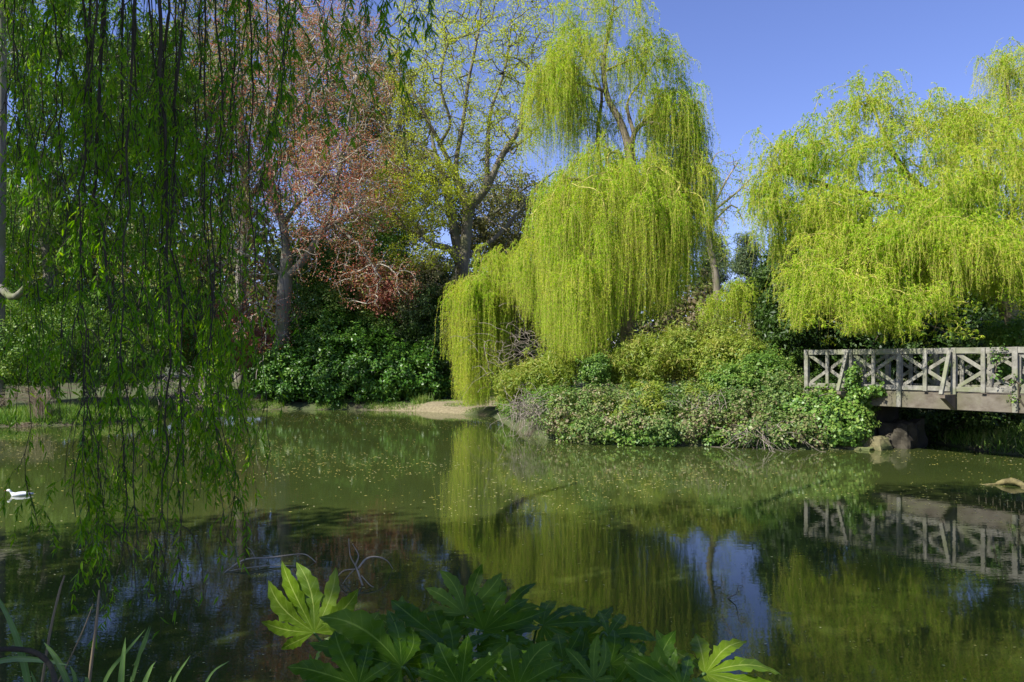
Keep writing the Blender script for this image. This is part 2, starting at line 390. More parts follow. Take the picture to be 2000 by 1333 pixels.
ys = np.concatenate([[-300, -120, -50, -20], np.arange(-8, 62.1, .25), [75, 100, 160, 320, 800]])
gx, gy = np.meshgrid(xs, ys); V = np.stack([gx, gy, HT(gx, gy)], -1).reshape(-1, 3)
nx, ny = len(xs), len(ys); ii = (np.arange(ny-1)[:, None]*nx+np.arange(nx-1)).ravel(); F = np.stack([ii, ii+1, ii+nx+1, ii+nx], 1)
bare = np.maximum(np.exp(-(((V[:, 0]+3.4)/3.4)**2+((V[:, 1]-33.2)/2.2)**2)*1.0)*1.1, .8*np.exp(-(((V[:, 0]+13)/3)**2+((V[:, 1]-36)/3)**2)))
m, nt, out = newmat('woodland_ground')
at = nd(nt, 'ShaderNodeAttribute', attribute_name='bare')
ng = noise(nt, .9, 5); nf = noise(nt, 9, 6, rough=.7)
c = ramp(nt, ng, [(.35, (.035, .06, .012)), (.5, (.055, .085, .016)), (.62, (.06, .05, .025))])
c = mixc(nt, ramp(nt, nf, [(.4, (0, 0, 0)), (.62, (.5, .5, .5))]), c, (.09, .075, .04))
dirt = ramp(nt, nf, [(.3, (.12, .095, .05)), (.7, (.27, .23, .13))])
ad = nd(nt, 'ShaderNodeMath', operation='MULTIPLY_ADD'); nt.links.new(nf, ad.inputs[0]); ad.inputs[1].default_value = .5; nt.links.new(at.outputs['Fac'], ad.inputs[2])
c = mixc(nt, ramp(nt, ad.outputs[0], [(.55, (0, 0, 0)), (.75, (1, 1, 1))]), c, dirt)
b = nd(nt, 'ShaderNodeBsdfPrincipled'); b.inputs['Roughness'].default_value = .95; nt.links.new(c, b.inputs['Base Color'])
bp = nd(nt, 'ShaderNodeBump'); bp.inputs['Strength'].default_value = .8; bp.inputs['Distance'].default_value = .05
nt.links.new(nf, bp.inputs['Height']); nt.links.new(bp.outputs[0], b.inputs['Normal']); nt.links.new(b.outputs[0], out.inputs[0])
tag(mesh('ground', V, F, m, smooth=True, attrs={'bare': bare}), 'grassy woodland ground and banks round the pond', kind='structure')
# ------------------------------------------------------------------ water
m, nt, out = newmat('pond_water')
tc = nd(nt, 'ShaderNodeTexCoord')
def wn(scale, sx, sy, det):
    mp = nd(nt, 'ShaderNodeMapping'); mp.inputs['Scale'].default_value = (sx, sy, 1); nt.links.new(tc.outputs['Object'], mp.inputs[0]); return noise(nt, scale, det, mp.outputs[0], .55)
big = wn(.35, 1, 1, 4)
col = ramp(nt, big, [(.3, (.034, .049, .012)), (.7, (.046, .060, .014))])
b = nd(nt, 'ShaderNodeBsdfPrincipled'); nt.links.new(col, b.inputs['Base Color']); b.inputs['Roughness'].default_value = .015; b.inputs['IOR'].default_value = 1.33
b.inputs['Specular IOR Level'].default_value = .5
h = nd(nt, 'ShaderNodeMath', operation='ADD'); nt.links.new(wn(3.0, 1, 2.2, 3), h.inputs[0])
h2 = nd(nt, 'ShaderNodeMath', operation='MULTIPLY'); nt.links.new(wn(11, 1, 1.8, 2), h2.inputs[0]); h2.inputs[1].default_value = .28; nt.links.new(h2.outputs[0], h.inputs[1])
bp = nd(nt, 'ShaderNodeBump'); bp.inputs['Strength'].default_value = .5; bp.inputs['Distance'].default_value = .0014
nt.links.new(h.outputs[0], bp.inputs['Height']); nt.links.new(bp.outputs[0], b.inputs['Normal']); nt.links.new(b.outputs[0], out.inputs[0])
tag(mesh('water', [(-32, 0, 0), (20, 0, 0), (20, 38, 0), (-32, 38, 0)], np.array([[0, 1, 2, 3]]), m), 'murky green pond water', kind='structure')
# ------------------------------------------------------------------ light
el = math.radians(45); sh = norm(np.array([-.84, -.54])); S = np.array([sh[0]*math.cos(el), sh[1]*math.cos(el), math.sin(el)])
ld = bpy.data.lights.new('sun', 'SUN'); ld.energy = 5.0; ld.angle = math.radians(.53); ld.color = (1, .965, .90)
lo = bpy.data.objects.new('sun', ld); link(lo)
from mathutils import Vector
lo.rotation_euler = Vector(S.tolist()).to_track_quat('Z', 'Y').to_euler(); lo.location = (-30, -10, 30)
w = bpy.data.worlds.new('World'); sc.world = w; w.use_nodes = True; nt = w.node_tree; bg = nt.nodes['Background']
sky = nt.nodes.new('ShaderNodeTexSky'); sky.sky_type = 'NISHITA'; sky.sun_disc = False; sky.sun_elevation = el; sky.sun_rotation = math.atan2(S[0], S[1])
sky.air_density = 1.0; sky.dust_density = .3; sky.ozone_density = 3.0
tint = mixc(nt, 1.0, sky.outputs[0], (1.10, 1.02, 1.42), 'MULTIPLY')
nt.links.new(tint, bg.inputs[0]); bg.inputs[1].default_value = .076
# ================================================================== builders
def willow(root, sk, tiers, leaf='willow', twig='twig_y', bark='bark_willow', rng=R, tr=.05, tip=.009):
    allT = []; meta = []
    for t in tiers:
        T = ell_pts(t['c'], t['s'], t['n'], rng, t.get('lo', .4), 1., zmin=t['c'][2]-t['s'][2]*t.get('zm', .1)); T = T+rng.normal(size=T.shape)*np.array([.2, .2, .26])*t.get('jit', 1.); allT.append(T)
    TT = np.vstack(allT); sk.grow(TT, tip, .3, .16, .8, .05, rng); sk.radii(tip, 2.35)
    mb = MB(); mv = MB()
    for t, T in zip(tiers, allT):
        k = t.get('k', 8); N = len(T)*k
        hd = (T-t['c'])[:, :2]; hd = norm(hd+rng.normal(size=hd.shape)*.3*np.linalg.norm(t['s'][:2]))
        a = rng.normal(size=(len(T), k))*.9; ca, sa = np.cos(a), np.sin(a)
        o = np.stack([hd[:, :1]*ca-hd[:, 1:]*sa, hd[:, :1]*sa+hd[:, 1:]*ca, np.zeros_like(ca)], -1).reshape(-1, 3)
        S0 = np.repeat(T, k, 0)+rng.normal(size=(N, 3))*np.array([.10, .10, .09])*t.get('sp', 1.)
        L = np.repeat(rng.uniform(*t['L'], len(T))*np.where(rng.random(len(T)) < .2, .5, 1.), k)*rng.uniform(.45, 1.15, N)
        if 'bot' in t:
            bx, by = t['bot']; px = 1000+S0[:, 0]/S0[:, 1]*FPX
            zb = CZ+(HOR-np.interp(px, bx, by))/FPX*S0[:, 1]+rng.exponential(.35, N)*t.get('rag', 1.)
            L = np.minimum(L, S0[:, 2]-zb); 
            if t.get('full'): L = np.where(rng.random(N) < t['full'], (S0[:, 2]-zb), L)
        L = np.maximum(L, .25)
        PT = strands(S0, o, L, t.get('lean', .30)*rng.uniform(.3, 1.5, (N, 1, 1)), 9, .03, rng, .10)
        d = t.get('dens', 26)
        V, F = strand_leaves(PT, L, d, t.get('ll', .078), t.get('lw', .024), .95, rng); mb.add(V, F)
        p5 = PT[:, ::2]; V, F = tubes_arr(p5, np.linspace(.0042, .0018, 5)[None].repeat(N, 0), 3); mv.add(V, F)
    sk.build(root, M[bark], M[twig], tr)
    mv.build('hanging_twigs', M[twig], root)
    mb.build('leaves', M[leaf], root)
def twigs_leaves(sk, tips, n, rad, L, W, rng=R, up=.4, extra=.0, quad=True):
    P_ = np.array(sk.P)[tips]
    if extra:
        allp = np.array(sk.P); thin = np.where(sk.r < .02)[0]; pick = rng.choice(thin, int(len(thin)*extra), replace=False); P_ = np.vstack([P_, allp[pick]])
    return leaf_mesh(*clump_leaves(P_, rad, n, L, W, None, up, .9, rng, (1, 1, .8)))
def shrub(name, label, cat, ells, leaf, nc, nl, cr, L, W, group=None, bark='bark_dark', kind=None, core=.5, up=.5, flat=.6, stems=36, rng=R, base=None, lo=.86, sq=(1, 1, .8), tri=False, zfloor=.02, mat=None):
    C = []; O = []
    ar = np.array([e[1][0]*e[1][2]+e[1][1]*e[1][2]+e[1][0]*e[1][1] for e in ells]); ar = ar/ar.sum()
    for e, f in zip(ells, ar):
        n = max(6, int(nc*f)); c, s = np.array(e[0]), np.array(e[1]); u = norm(rng.normal(size=(n, 3)))
        r = 1-(1-lo)*rng.random((n, 1))*1.3+.07*np.sin(u[:, 1:2]*11+e[0][0]*3)+.07*np.sin(u[:, :1]*7+u[:, 2:]*5+e[0][0])
        p = c+u*s*r; keep = np.ones(n, bool)
        for e2 in ells:
            if e2 is not e: keep &= (((p-e2[0])/e2[1])**2).sum(1) > .72
        g = HT(p[:, 0], p[:, 1]); keep &= p[:, 2] > np.maximum(g, 0)+zfloor
        C.append(p[keep]); O.append(norm(u/s)[keep])
    C = np.vstack(C); O = np.vstack(O); mb = MB()
    V, F = leaf_mesh(*clump_leaves(C, cr*rng.uniform(.6, 1.35, len(C)), nl, L, W, O*.9, up, flat, rng, sq)); mb.add(V, F)
    C2 = C+O*rng.uniform(.6, 1.9, (len(C), 1))*cr+np.array([0, 0, .3])*cr; pk = rng.random(len(C)) < .35
    V, F = leaf_mesh(*clump_leaves(C2[pk], cr*.55, max(6, nl//4), L, W, O[pk]*.9, up, flat, rng, (.7, .7, 1.2))); mb.add(V, F)
    if core:
        K = []
        for e, f in zip(ells, ar):
            q = ell_pts(e[0], np.array(e[1])*.82, max(5, int(nc*core*f)), rng, .25, 1.); g = HT(q[:, 0], q[:, 1]); K.append(q[q[:, 2] > np.maximum(g, 0)+.05])
        K = np.vstack(K); V, F = leaf_mesh(*clump_leaves(K, cr*1.6, max(6, nl//3), L*1.5, W*1.5, None, .3, 1., rng)); mb.add(V, F)
    if kind:
        o = mb.build(name, M[leaf]); own(o); return tag(o, label, cat, group, kind)
    if base is None: base = np.array([ells[0][0][0], ells[0][0][1]])
    bz = float(max(HT(base[0], base[1]), 0)); root = empty(name, (base[0], base[1], bz), label, cat, group)
    sk = Skel(); b0 = np.array([base[0], base[1], bz-.15])
    sk.chain([b0, b0+[0, 0, .35]], [.07, .06], -1, .1)
    sk.grow(C[rng.choice(len(C), min(stems, len(C)), replace=False)], .007, .25, .15, .5, 0, rng); sk.radii(.007)
    sk.build(root, M[bark], M[bark], .05, tname='trunk', bname='stems'); mb.build('leaves', M[leaf], root)
    return root
def tree_root(name, base, label, cat='tree', group=None):
    return empty(name, base, label, cat, group)
# ================================================================== weeping willow on the island
def basept(px, Y, dz=-.1):
    x = (px-1000)/FPX*Y; return np.array([x, Y, float(HT(x, Y))+dz])
Y = 27.; b = basept(1232, Y)
root = tree_root('weeping_willow', b, 'tall weeping willow in the middle with long yellow-green curtains above the island', 'weeping willow')
sk = Skel(); sk.chain([b, P(1228, 640, Y), P(1222, 480, Y), P(1232, 330, Y), P(1228, 285, Y)], [.33, .29, .26, .20, .17])
sk.limb([P(1228, 285, Y), P(1210, 235, Y), P(1186, 190, Y+.1), P(1179, 120, Y), P(1192, 50, Y), P(1200, 5, Y)], [.14, .12, .10, .08, .05, .02])
sk.limb([P(1232, 300, Y), P(1240, 255, Y-.3), P(1268, 238, Y-.4), P(1300, 250, Y-.6), P(1340, 290, Y-.6)], [.11, .09, .06, .04, .02])
sk.limb([P(1240, 255, Y-.3), P(1225, 200, Y), P(1260, 150, Y+.4), P(1285, 110, Y)], [.07, .05, .04, .02])
sk.limb([P(1222, 420, Y), P(1175, 330, Y+.5), P(1168, 250, Y+.6), P(1175, 180, Y+.4), P(1140, 110, Y+.5)], [.10, .08, .07, .05, .02])
sk.limb([P(1186, 180, Y), P(1140, 165, Y-.3), P(1095, 160, Y-.5)], [.06, .04, .02])
sk.limb([P(1186, 130, Y), P(1230, 118, Y-.3), P(1275, 95, Y-.4)], [.05, .04, .02])
sk.limb([P(1222, 440, Y), P(1160, 360, Y-1.), P(1100, 350, Y-1.6)], [.10, .06, .03])
sk.limb([P(1224, 400, Y), P(1280, 330, Y-1.2), P(1330, 360, Y-1.8)], [.10, .06, .03])
sk.limb([P(1224, 360, Y), P(1210, 300, Y-1.2), P(1190, 300, Y-2.2)], [.10, .06, .03])
def T(px, py, Y, w, h, n, L, dy=None, **k):
    c, s = PE(px, py, Y, w, h, dy); return dict(c=c, s=s, n=n, L=L, **k)
botA = ([1000, 1040, 1070, 1100, 1130, 1165, 1180, 1230, 1300, 1340, 1385], [600, 650, 700, 728, 732, 730, 690, 660, 640, 600, 610])
willow(root, sk, [
    T(1178, 40, Y, 92, 72, 68, (.6, 1.8), k=8, dens=28), T(1190, 140, Y, 128, 90, 104, (.8, 2.4), k=8, dens=28), T(1092, 190, Y, 52, 110, 100, (1.4, 3.4), k=9, dens=30), T(1250, 230, Y+.9, 80, 60, 32, (1., 2.4), k=7, dens=26), T(1140, 250, Y+.6, 50, 60, 30, (1.2, 2.6), k=8, dens=28), T(1120, 90, Y, 45, 50, 24, (.8, 2.), k=8, dens=28),
    T(1280, 120, Y, 56, 62, 40, (.6, 1.9), k=8, dens=28), T(1318, 240, Y, 56, 90, 100, (1.4, 4.2), k=9, dens=30), T(1352, 350, Y, 36, 90, 70, (1.4, 4.), k=9, dens=30, bot=botA),
    T(1260, 420, 28., 115, 110, 90, (2., 4.5), k=9, dens=28, bot=botA, full=.3), T(1195, 385, 26.6, 130, 120, 150, (1.6, 4.2), k=9, dens=30, bot=botA, full=.3, lo=.75), T(1195, 450, 25.8, 165, 130, 150, (1.8, 4.5), k=10, dens=32, bot=botA, full=.45, lo=.8, lean=.2),
    T(1035, 560, 27.3, 42, 55, 30, (1., 2.6), k=8, dens=28, bot=botA), T(1065, 500, 26.3, 55, 80, 50, (1.4, 3.4), k=9, dens=30, bot=botA, full=.3), T(1140, 540, 24.0, 46, 70, 46, (1.8, 3.6), k=9, dens=34, bot=botA, full=.8, dy=.8),
    T(1305, 540, 25, 26, 22, 14, (1., 2.), k=9, dens=34, bot=botA, full=.3, zm=-.3), T(1350, 430, 26, 40, 70, 34, (1.5, 3.6), k=9, dens=30, bot=botA)])
# small willow at the water's edge
Y = 30.2; b = basept(986, 31.3)
root = tree_root('weeping_willow', b, 'small weeping willow whose curtain trails into the pond beside the bare earth bank', 'weeping willow')
sk = Skel(); sk.chain([b, P(1000, 700, 31.5), P(1005, 600, 31.3), P(990, 530, 31)], [.14, .12, .10, .07])
sk.limb([P(1005, 600, 31.3), P(975, 545, 30.8), P(935, 540, 30.4), P(905, 565, 30.2)], [.08, .06, .04, .02])
botB = ([875, 895, 905, 925, 955, 965, 1000, 1020], [725, 730, 812, 815, 812, 780, 700, 690])
willow(root, sk, [T(938, 572, Y, 52, 40, 120, (3.2, 5), k=9, dens=32, bot=botB, full=.75, dy=.9, zm=.2, rag=.5, lean=.16), T(975, 520, 30.6, 38, 36, 50, (1.5, 4), k=8, dens=30, bot=botB, full=.1, dy=1.),
    T(1012, 530, 30.8, 34, 36, 36, (1., 3.4), k=8, dens=28)], tr=.04)
# right-hand willow over the bridge
Y = 21.; b = basept(1990, Y)
root = tree_root('weeping_willow', b, 'broad weeping willow arching its yellow-green tufts over the wooden footbridge', 'weeping willow')
sk = Skel(); sk.chain([b, P(1975, 640, Y), P(1955, 560, Y-.2), P(1925, 490, Y-.2)], [.28, .25, .21, .17])
sk.limb([P(1925, 490, Y), P(1850, 410, Y), P(1775, 345, Y), P(1725, 260, Y), P(1700, 190, Y)], [.14, .11, .08, .05, .02])
sk.limb([P(1850, 410, Y), P(1740, 385, Y+.6), P(1640, 370, Y+.6), P(1560, 345, Y+.3), P(1515, 330, Y)], [.09, .07, .05, .03, .02])
sk.limb([P(1925, 490, Y), P(1935, 400, Y+.3), P(1900, 300, Y), P(1850, 230, Y)], [.14, .10, .06, .02])
sk.limb([P(1925, 490, Y), P(1860, 500, Y-1.2), P(1760, 470, Y-2), P(1660, 500, Y-2.2)], [.13, .09, .06, .02])
sk.limb([P(1950, 540, Y), P(1970, 440, Y-1.), P(1990, 380, Y-1.5)], [.13, .09, .03])
botC = ([1470, 1520, 1545, 1580, 1600, 1640, 1660, 1700, 1730, 1755, 1780, 1800, 1830, 1880, 1950, 2020], [520, 560, 672, 684, 660, 640, 690, 690, 660, 718, 670, 645, 650, 600, 625, 660])
willow(root, sk, [
    T(1700, 222, Y, 66, 62, 60, (.5, 1.4), k=9, dens=32), T(1610, 310, Y, 84, 74, 84, (.6, 1.7), k=9, dens=32), T(1825, 255, Y, 84, 62, 60, (.5, 1.5), k=9, dens=32), T(1740, 310, Y-.6, 100, 60, 60, (.6, 1.6), k=9, dens=32), T(1930, 290, 20.6, 80, 80, 50, (.6, 1.7), k=9, dens=32),
    T(1535, 330, Y, 36, 46, 50, (.8, 2.2), k=8, dens=30), T(1500, 400, Y, 30, 44, 44, (.8, 2.0), k=8, dens=28), T(1550, 450, Y, 40, 50, 44, (.8, 2.0), k=8, dens=30), T(1760, 410, 20.2, 160, 70, 150, (.6, 1.8), k=9, dens=34),
    T(1930, 390, 19.6, 110, 110, 160, (.6, 2.0), k=9, dens=34, bot=botC), T(1600, 420, 20.3, 90, 60, 80, (.6, 1.6), k=9, dens=34, bot=botC),
    T(1800, 505, 19.2, 170, 95, 210, (.8, 2.3), k=11, dens=36, bot=botC, full=.12, dy=2.), T(1650, 575, 19.0, 95, 60, 110, (.7, 2.0), k=11, dens=36, bot=botC, full=.3, dy=1.6, zm=.5),
    T(1700, 480, 19.6, 130, 50, 80, (.7, 1.8), k=9, dens=34), T(1965, 570, 18.4, 70, 50, 60, (.7, 1.6), k=9, dens=34, bot=botC), T(1860, 470, 19.2, 110, 50, 60, (.7, 1.8), k=9, dens=34),
    T(1565, 560, 20., 26, 38, 18, (.7, 1.7), k=9, dens=36, bot=botC, full=.3), T(1950, 520, 18.8, 90, 90, 80, (.6, 1.6), k=9, dens=34, bot=botC), T(1770, 600, 18.2, 130, 45, 75, (.6, 1.5), k=11, dens=38, bot=botC, full=.35, dy=1., zm=.6)],
    tip=.008)
# tall thin willow top right
Y = 29.; b = basept(2070, Y)
root = tree_root('weeping_willow', b, 'tall thinly leafed willow whose top rises behind the bridge willow', 'weeping willow')
sk = Skel(); sk.chain([b, P(2060, 500, Y), P(2020, 300, Y), P(1975, 210, Y), P(1965, 130, Y)], [.3, .25, .16, .08, .03])
sk.limb([P(2020, 300, Y), P(1960, 260, Y), P(1915, 215, Y)], [.09, .05, .02])
sk.limb([P(2020, 320, Y), P(2040, 200, Y), P(2020, 100, Y)], [.12, .07, .02])
willow(root, sk, [T(1962, 130, Y, 38, 50, 44, (.6, 2.4), k=7, dens=24), T(1900, 240, Y, 62, 46, 50, (.8, 2.4), k=7, dens=24), T(2010, 160, Y, 70, 90, 70, (.8, 2.6), k=7, dens=24), T(1960, 250, Y, 70, 70, 90, (.8, 2.6), k=7, dens=26), T(1850, 280, Y, 40, 30, 24, (.8, 2.), k=7, dens=24)])
# small far willow between
Y = 37.; b = basept(1452, Y)
root = tree_root('weeping_willow', b, 'low bright willow in the gap between the two big willows', 'weeping willow')
sk = Skel(); sk.chain([b, P(1452, 640, Y), P(1455, 585, Y)], [.2, .15, .1])
willow(root, sk, [T(1452, 588, Y, 42, 44, 70, (1., 3.2), k=8, dens=16, ll=.13, lw=.04, bot=([1300, 1600], [690, 690])), T(1398, 615, Y, 28, 40, 30, (1., 2.6), k=7, dens=15, ll=.13, lw=.04, bot=([1300, 1600], [690, 690]))], leaf='willow_fresh')
# ================================================================== young-leaved oak
Y = 38.; b = basept(906, Y)
root = tree_root('oak_tree', b, 'tall spreading tree with forked grey trunk and sparse yellow young leaves against the sky', 'tree')
sk = Skel(); sk.chain([b, P(902, 620, Y), P(905, 530, Y), P(910, 470, Y), P(915, 408, Y)], [.38, .34, .30, .27, .24])
LIM = [([(915, 408), (890, 345), (862, 285), (835, 235), (800, 165), (775, 118)], [.16, .14, .11, .08, .05, .02], 0),
    ([(890, 345), (893, 300), (905, 235), (915, 160), (935, 60), (940, 0)], [.14, .12, .10, .07, .04, .02], 1.),
    ([(915, 408), (950, 368), (980, 305), (1018, 245), (1020, 200), (1048, 120)], [.21, .18, .15, .12, .07, .03], -.4),
    ([(950, 368), (952, 310), (958, 220), (985, 140), (1000, 40)], [.15, .12, .09, .05, .02], .6),
    ([(862, 285), (880, 240), (860, 170), (870, 90)], [.09, .07, .04, .02], -.9), ([(980, 305), (1030, 270), (1060, 240)], [.08, .05, .02], -1.),
    ([(905, 530), (880, 488), (845, 478), (820, 455), (785, 440), (745, 372)], [.20, .17, .14, .11, .08, .03], -1.2),
    ([(908, 500), (960, 470), (1000, 430), (1055, 360), (1085, 335)], [.13, .11, .09, .06, .03], .8), ([(925, 400), (955, 430), (990, 450)], [.07, .05, .02], -1.4),
    ([(890, 345), (840, 350), (800, 330), (765, 300)], [.09, .07, .04, .02], -1.)]
for pts, rr, dd in LIM: sk.limb([P(x, y, Y+dd*min(1, i/2)) for i, (x, y) in enumerate(pts)], rr)
Rk = np.random.default_rng(21)
def EP(px, py, Y, w, h, n, rng=R, lo=.2, dy=None):
    c, s = PE(px, py, Y, w, h, dy); return ell_pts(c, s, n, rng, lo, 1.)
TT = np.vstack([EP(930, 130, Y, 185, 200, 1000, Rk, .3), EP(825, 375, Y-1, 105, 80, 330, Rk), EP(960, 300, Y, 110, 110, 110, Rk), EP(800, 210, Y, 60, 130, 90, Rk), EP(830, 495, Y-1.5, 70, 40, 90, Rk)])
tips = sk.grow(TT, .012, .4, .34, .7, 0, Rk); sk.radii(.010, 2.45)
sk.build(root, M['bark_oak'], M['bark_oak'], .05)
V, F = twigs_leaves(sk, tips, 30, .33, .085, .06, Rk, extra=.08); mesh('leaves', V, F, M['oak'], root)
# ------------------------------------------------------------------ tree behind the oak
Y = 43.; b = basept(893, Y)
root = tree_root('leaning_tree', b, 'pale leaning trunk just left of the forked oak with thin greenish crown', 'tree')
sk = Skel(); sk.chain([b, P(900, 540, Y), P(889, 460, Y), P(874, 380, Y), P(850, 300, Y), P(840, 240, Y)], [.34, .30, .27, .22, .12, .05])
sk.limb([P(889, 460, Y), P(960, 420, Y), P(1010, 380, Y)], [.14, .09, .03])
Rk = np.random.default_rng(22)
TT = np.vstack([EP(985, 430, Y+2, 110, 100, 420, Rk), EP(800, 380, Y, 90, 110, 260, Rk), EP(760, 240, Y+2, 90, 120, 260, Rk)])
tips = sk.grow(TT, .013, .5, .2, .7, 0, Rk); sk.radii(.013, 2.35); sk.build(root, M['bark_grey'], M['twig'], .06)
V, F = twigs_leaves(sk, tips, 52, .55, .15, .09, Rk, extra=.05); mesh('leaves', V, F, M['haze_leaf'], root)
# ================================================================== copper beech
Y = 36.; b = basept(549, Y)
root = tree_root('copper_beech', b, 'copper beech with smooth grey trunk and thin reddish-pink new leaves', 'tree')
sk = Skel(); sk.chain([b, P(551, 640, Y), P(556, 560, Y), P(560, 500, Y)], [.40, .34, .31, .28])
for pts, rr, dd in [([(560, 500), (553, 440), (530, 360), (524, 260), (532, 150), (545, 40)], [.21, .18, .15, .11, .07, .03], .3),
    ([(558, 545), (588, 515), (612, 480), (640, 430), (652, 390), (664, 330), (680, 240), (700, 130)], [.20, .18, .16, .13, .11, .09, .06, .03], -.6),
    ([(625, 455), (665, 430), (700, 410)], [.10, .07, .03], -1.5), ([(553, 440), (580, 400), (615, 370), (640, 330)], [.12, .10, .06, .03], -1.),
    ([(530, 360), (470, 310), (420, 290)], [.12, .08, .03], .5), ([(524, 260), (590, 200), (640, 120), (650, 60)], [.10, .08, .05, .02], .5),
    ([(560, 540), (500, 500), (440, 510)], [.10, .07, .03], -1), ([(640, 430), (700, 480), (740, 540)], [.08, .06, .03], -2.)]:
    sk.limb([P(x, y, Y+dd*min(1, i/2)) for i, (x, y) in enumerate(pts)], rr)
Rk = np.random.default_rng(23)
TT = np.vstack([EP(590, 160, Y, 200, 240, 1300, Rk, .1), EP(650, 370, Y-1, 150, 120, 900, Rk), EP(730, 550, Y-2.2, 100, 60, 80, Rk, dy=1.), EP(640, 490, Y-2., 120, 70, 110, Rk, dy=1.2), EP(450, 400, Y, 100, 220, 420, Rk), EP(500, 620, Y-1., 90, 70, 140, Rk)])
tips = sk.grow(TT, .010, .4, .22, .7, -.03, Rk); sk.radii(.010, 2.3); sk.build(root, M['bark_grey'], M['twig_b'], .055)
V, F = twigs_leaves(sk, tips, 15, .36, .08, .055, Rk, extra=.04); mesh('leaves', V, F, M['beech'], root)
# budding tree filling the sky behind the beech
Y = 46.; b = basept(470, Y)
root = tree_root('budding_tree', b, 'tall budding grey-twigged tree behind the copper beech', 'tree')
sk = Skel(); sk.chain([b, P(470, 560, Y), P(480, 400, Y), P(470, 250, Y), P(480, 120, Y)], [.4, .34, .26, .18, .07])
sk.limb([P(480, 400, Y), P(560, 300, Y), P(640, 180, Y), P(690, 60, Y)], [.18, .13, .08, .03]); sk.limb([P(480, 420, Y), P(400, 320, Y), P(330, 200, Y)], [.16, .11, .04])
Rk = np.random.default_rng(27)
TT = np.vstack([EP(470, 200, Y, 190, 260, 1100, Rk, .1), EP(660, 200, Y, 110, 200, 500, Rk, .1), EP(720, 420, Y, 110, 90, 200, Rk, .1)])
tips = sk.grow(TT, .014, .55, .22, .7, 0, Rk); sk.radii(.014, 2.35); sk.build(root, M['bark_grey'], M['twig'], .06)
V, F = twigs_leaves(sk, tips, 58, .65, .13, .08, Rk, extra=.06); mesh('leaves', V, F, M['haze_leaf'], root)
# ------------------------------------------------------------------ fresh green tree far left
Y = 33.; b = basept(95, Y)
root = tree_root('fresh_green_tree', b, 'bright green airy tree behind the hanging strands at the far left', 'tree')
sk = Skel(); sk.chain([b, P(100, 560, Y), P(85, 420, Y), P(60, 260, Y), P(70, 100, Y)], [.35, .3, .22, .14, .05])
sk.limb([P(85, 420, Y), P(150, 330, Y), P(200, 200, Y)], [.14, .09, .03]); sk.limb([P(85, 430, Y), P(10, 350, Y), P(-60, 250, Y)], [.14, .09, .03])
Rk = np.random.default_rng(24)
TT = np.vstack([EP(110, 140, Y, 230, 230, 800, Rk), EP(330, 250, Y+3, 130, 200, 420, Rk), EP(40, 430, Y-1, 140, 120, 260, Rk), EP(230, 400, Y+2, 120, 120, 160, Rk)])
tips = sk.grow(TT, .012, .45, .2, .7, 0, Rk); sk.radii(.012, 2.35); sk.build(root, M['bark_grey'], M['twig'], .06)
V, F = twigs_leaves(sk, tips, 74, .45, .13, .08, Rk, extra=.05); mesh('leaves', V, F, M['bush'], root)
# pale trunk at the left edge
Y = 27.5; b = basept(-6, Y)
root = tree_root('slim_tree', b, 'slim grey trunk standing at the very left edge of the picture', 'tree')
sk = Skel(); sk.chain([b, P(-4, 560, Y), P(2, 300, Y), P(4, 100, Y), P(0, -60, Y)], [.26, .22, .19, .15, .10])
sk.limb([P(0, 560, Y), P(25, 583, Y-.5), P(50, 560, Y-.8), P(75, 535, Y-1)], [.13, .12, .09, .04])
Rk = np.random.default_rng(25); tips = sk.grow(EP(0, 0, Y, 120, 120, 120, Rk), .012, .4, .2, .7, 0, Rk); sk.radii(.012); sk.build(root, M['bark_grey'], M['twig'], .06)
V, F = twigs_leaves(sk, tips, 24, .35, .11, .06, Rk, extra=.03); mesh('leaves', V, F, M['bush'], root)
# bare twiggy tree right of the big willow
Y = 40.; b = basept(1400, Y)
root = tree_root('twiggy_tree', b, 'nearly bare twiggy tree beside the right flank of the tallest willow', 'tree')
sk = Skel(); sk.chain([b, P(1400, 560, Y), P(1385, 470, Y), P(1395, 400, Y)], [.25, .2, .15, .1])
for pts in [[(1395, 400), (1420, 350), (1440, 320)], [(1390, 440), (1430, 400), (1448, 425), (1455, 445)], [(1395, 400), (1380, 340), (1400, 300)], [(1395, 420), (1440, 375), (1470, 345)]]:
    sk.limb([P(x, y, Y) for x, y in pts], [.07, .05, .03, .015][:len(pts)])
Rk = np.random.default_rng(26); tips = sk.grow(np.vstack([EP(1415, 365, Y, 58, 70, 120, Rk), EP(1400, 480, Y, 40, 50, 40, Rk)]), .012, .3, .3, .7, 0, Rk); sk.radii(.012, 2.4); sk.build(root, M['bark_oak'], M['twig'], .05)
V, F = twigs_leaves(sk, tips, 12, .3, .09, .05, Rk); mesh('leaves', V, F, M['willow_fresh'], root)
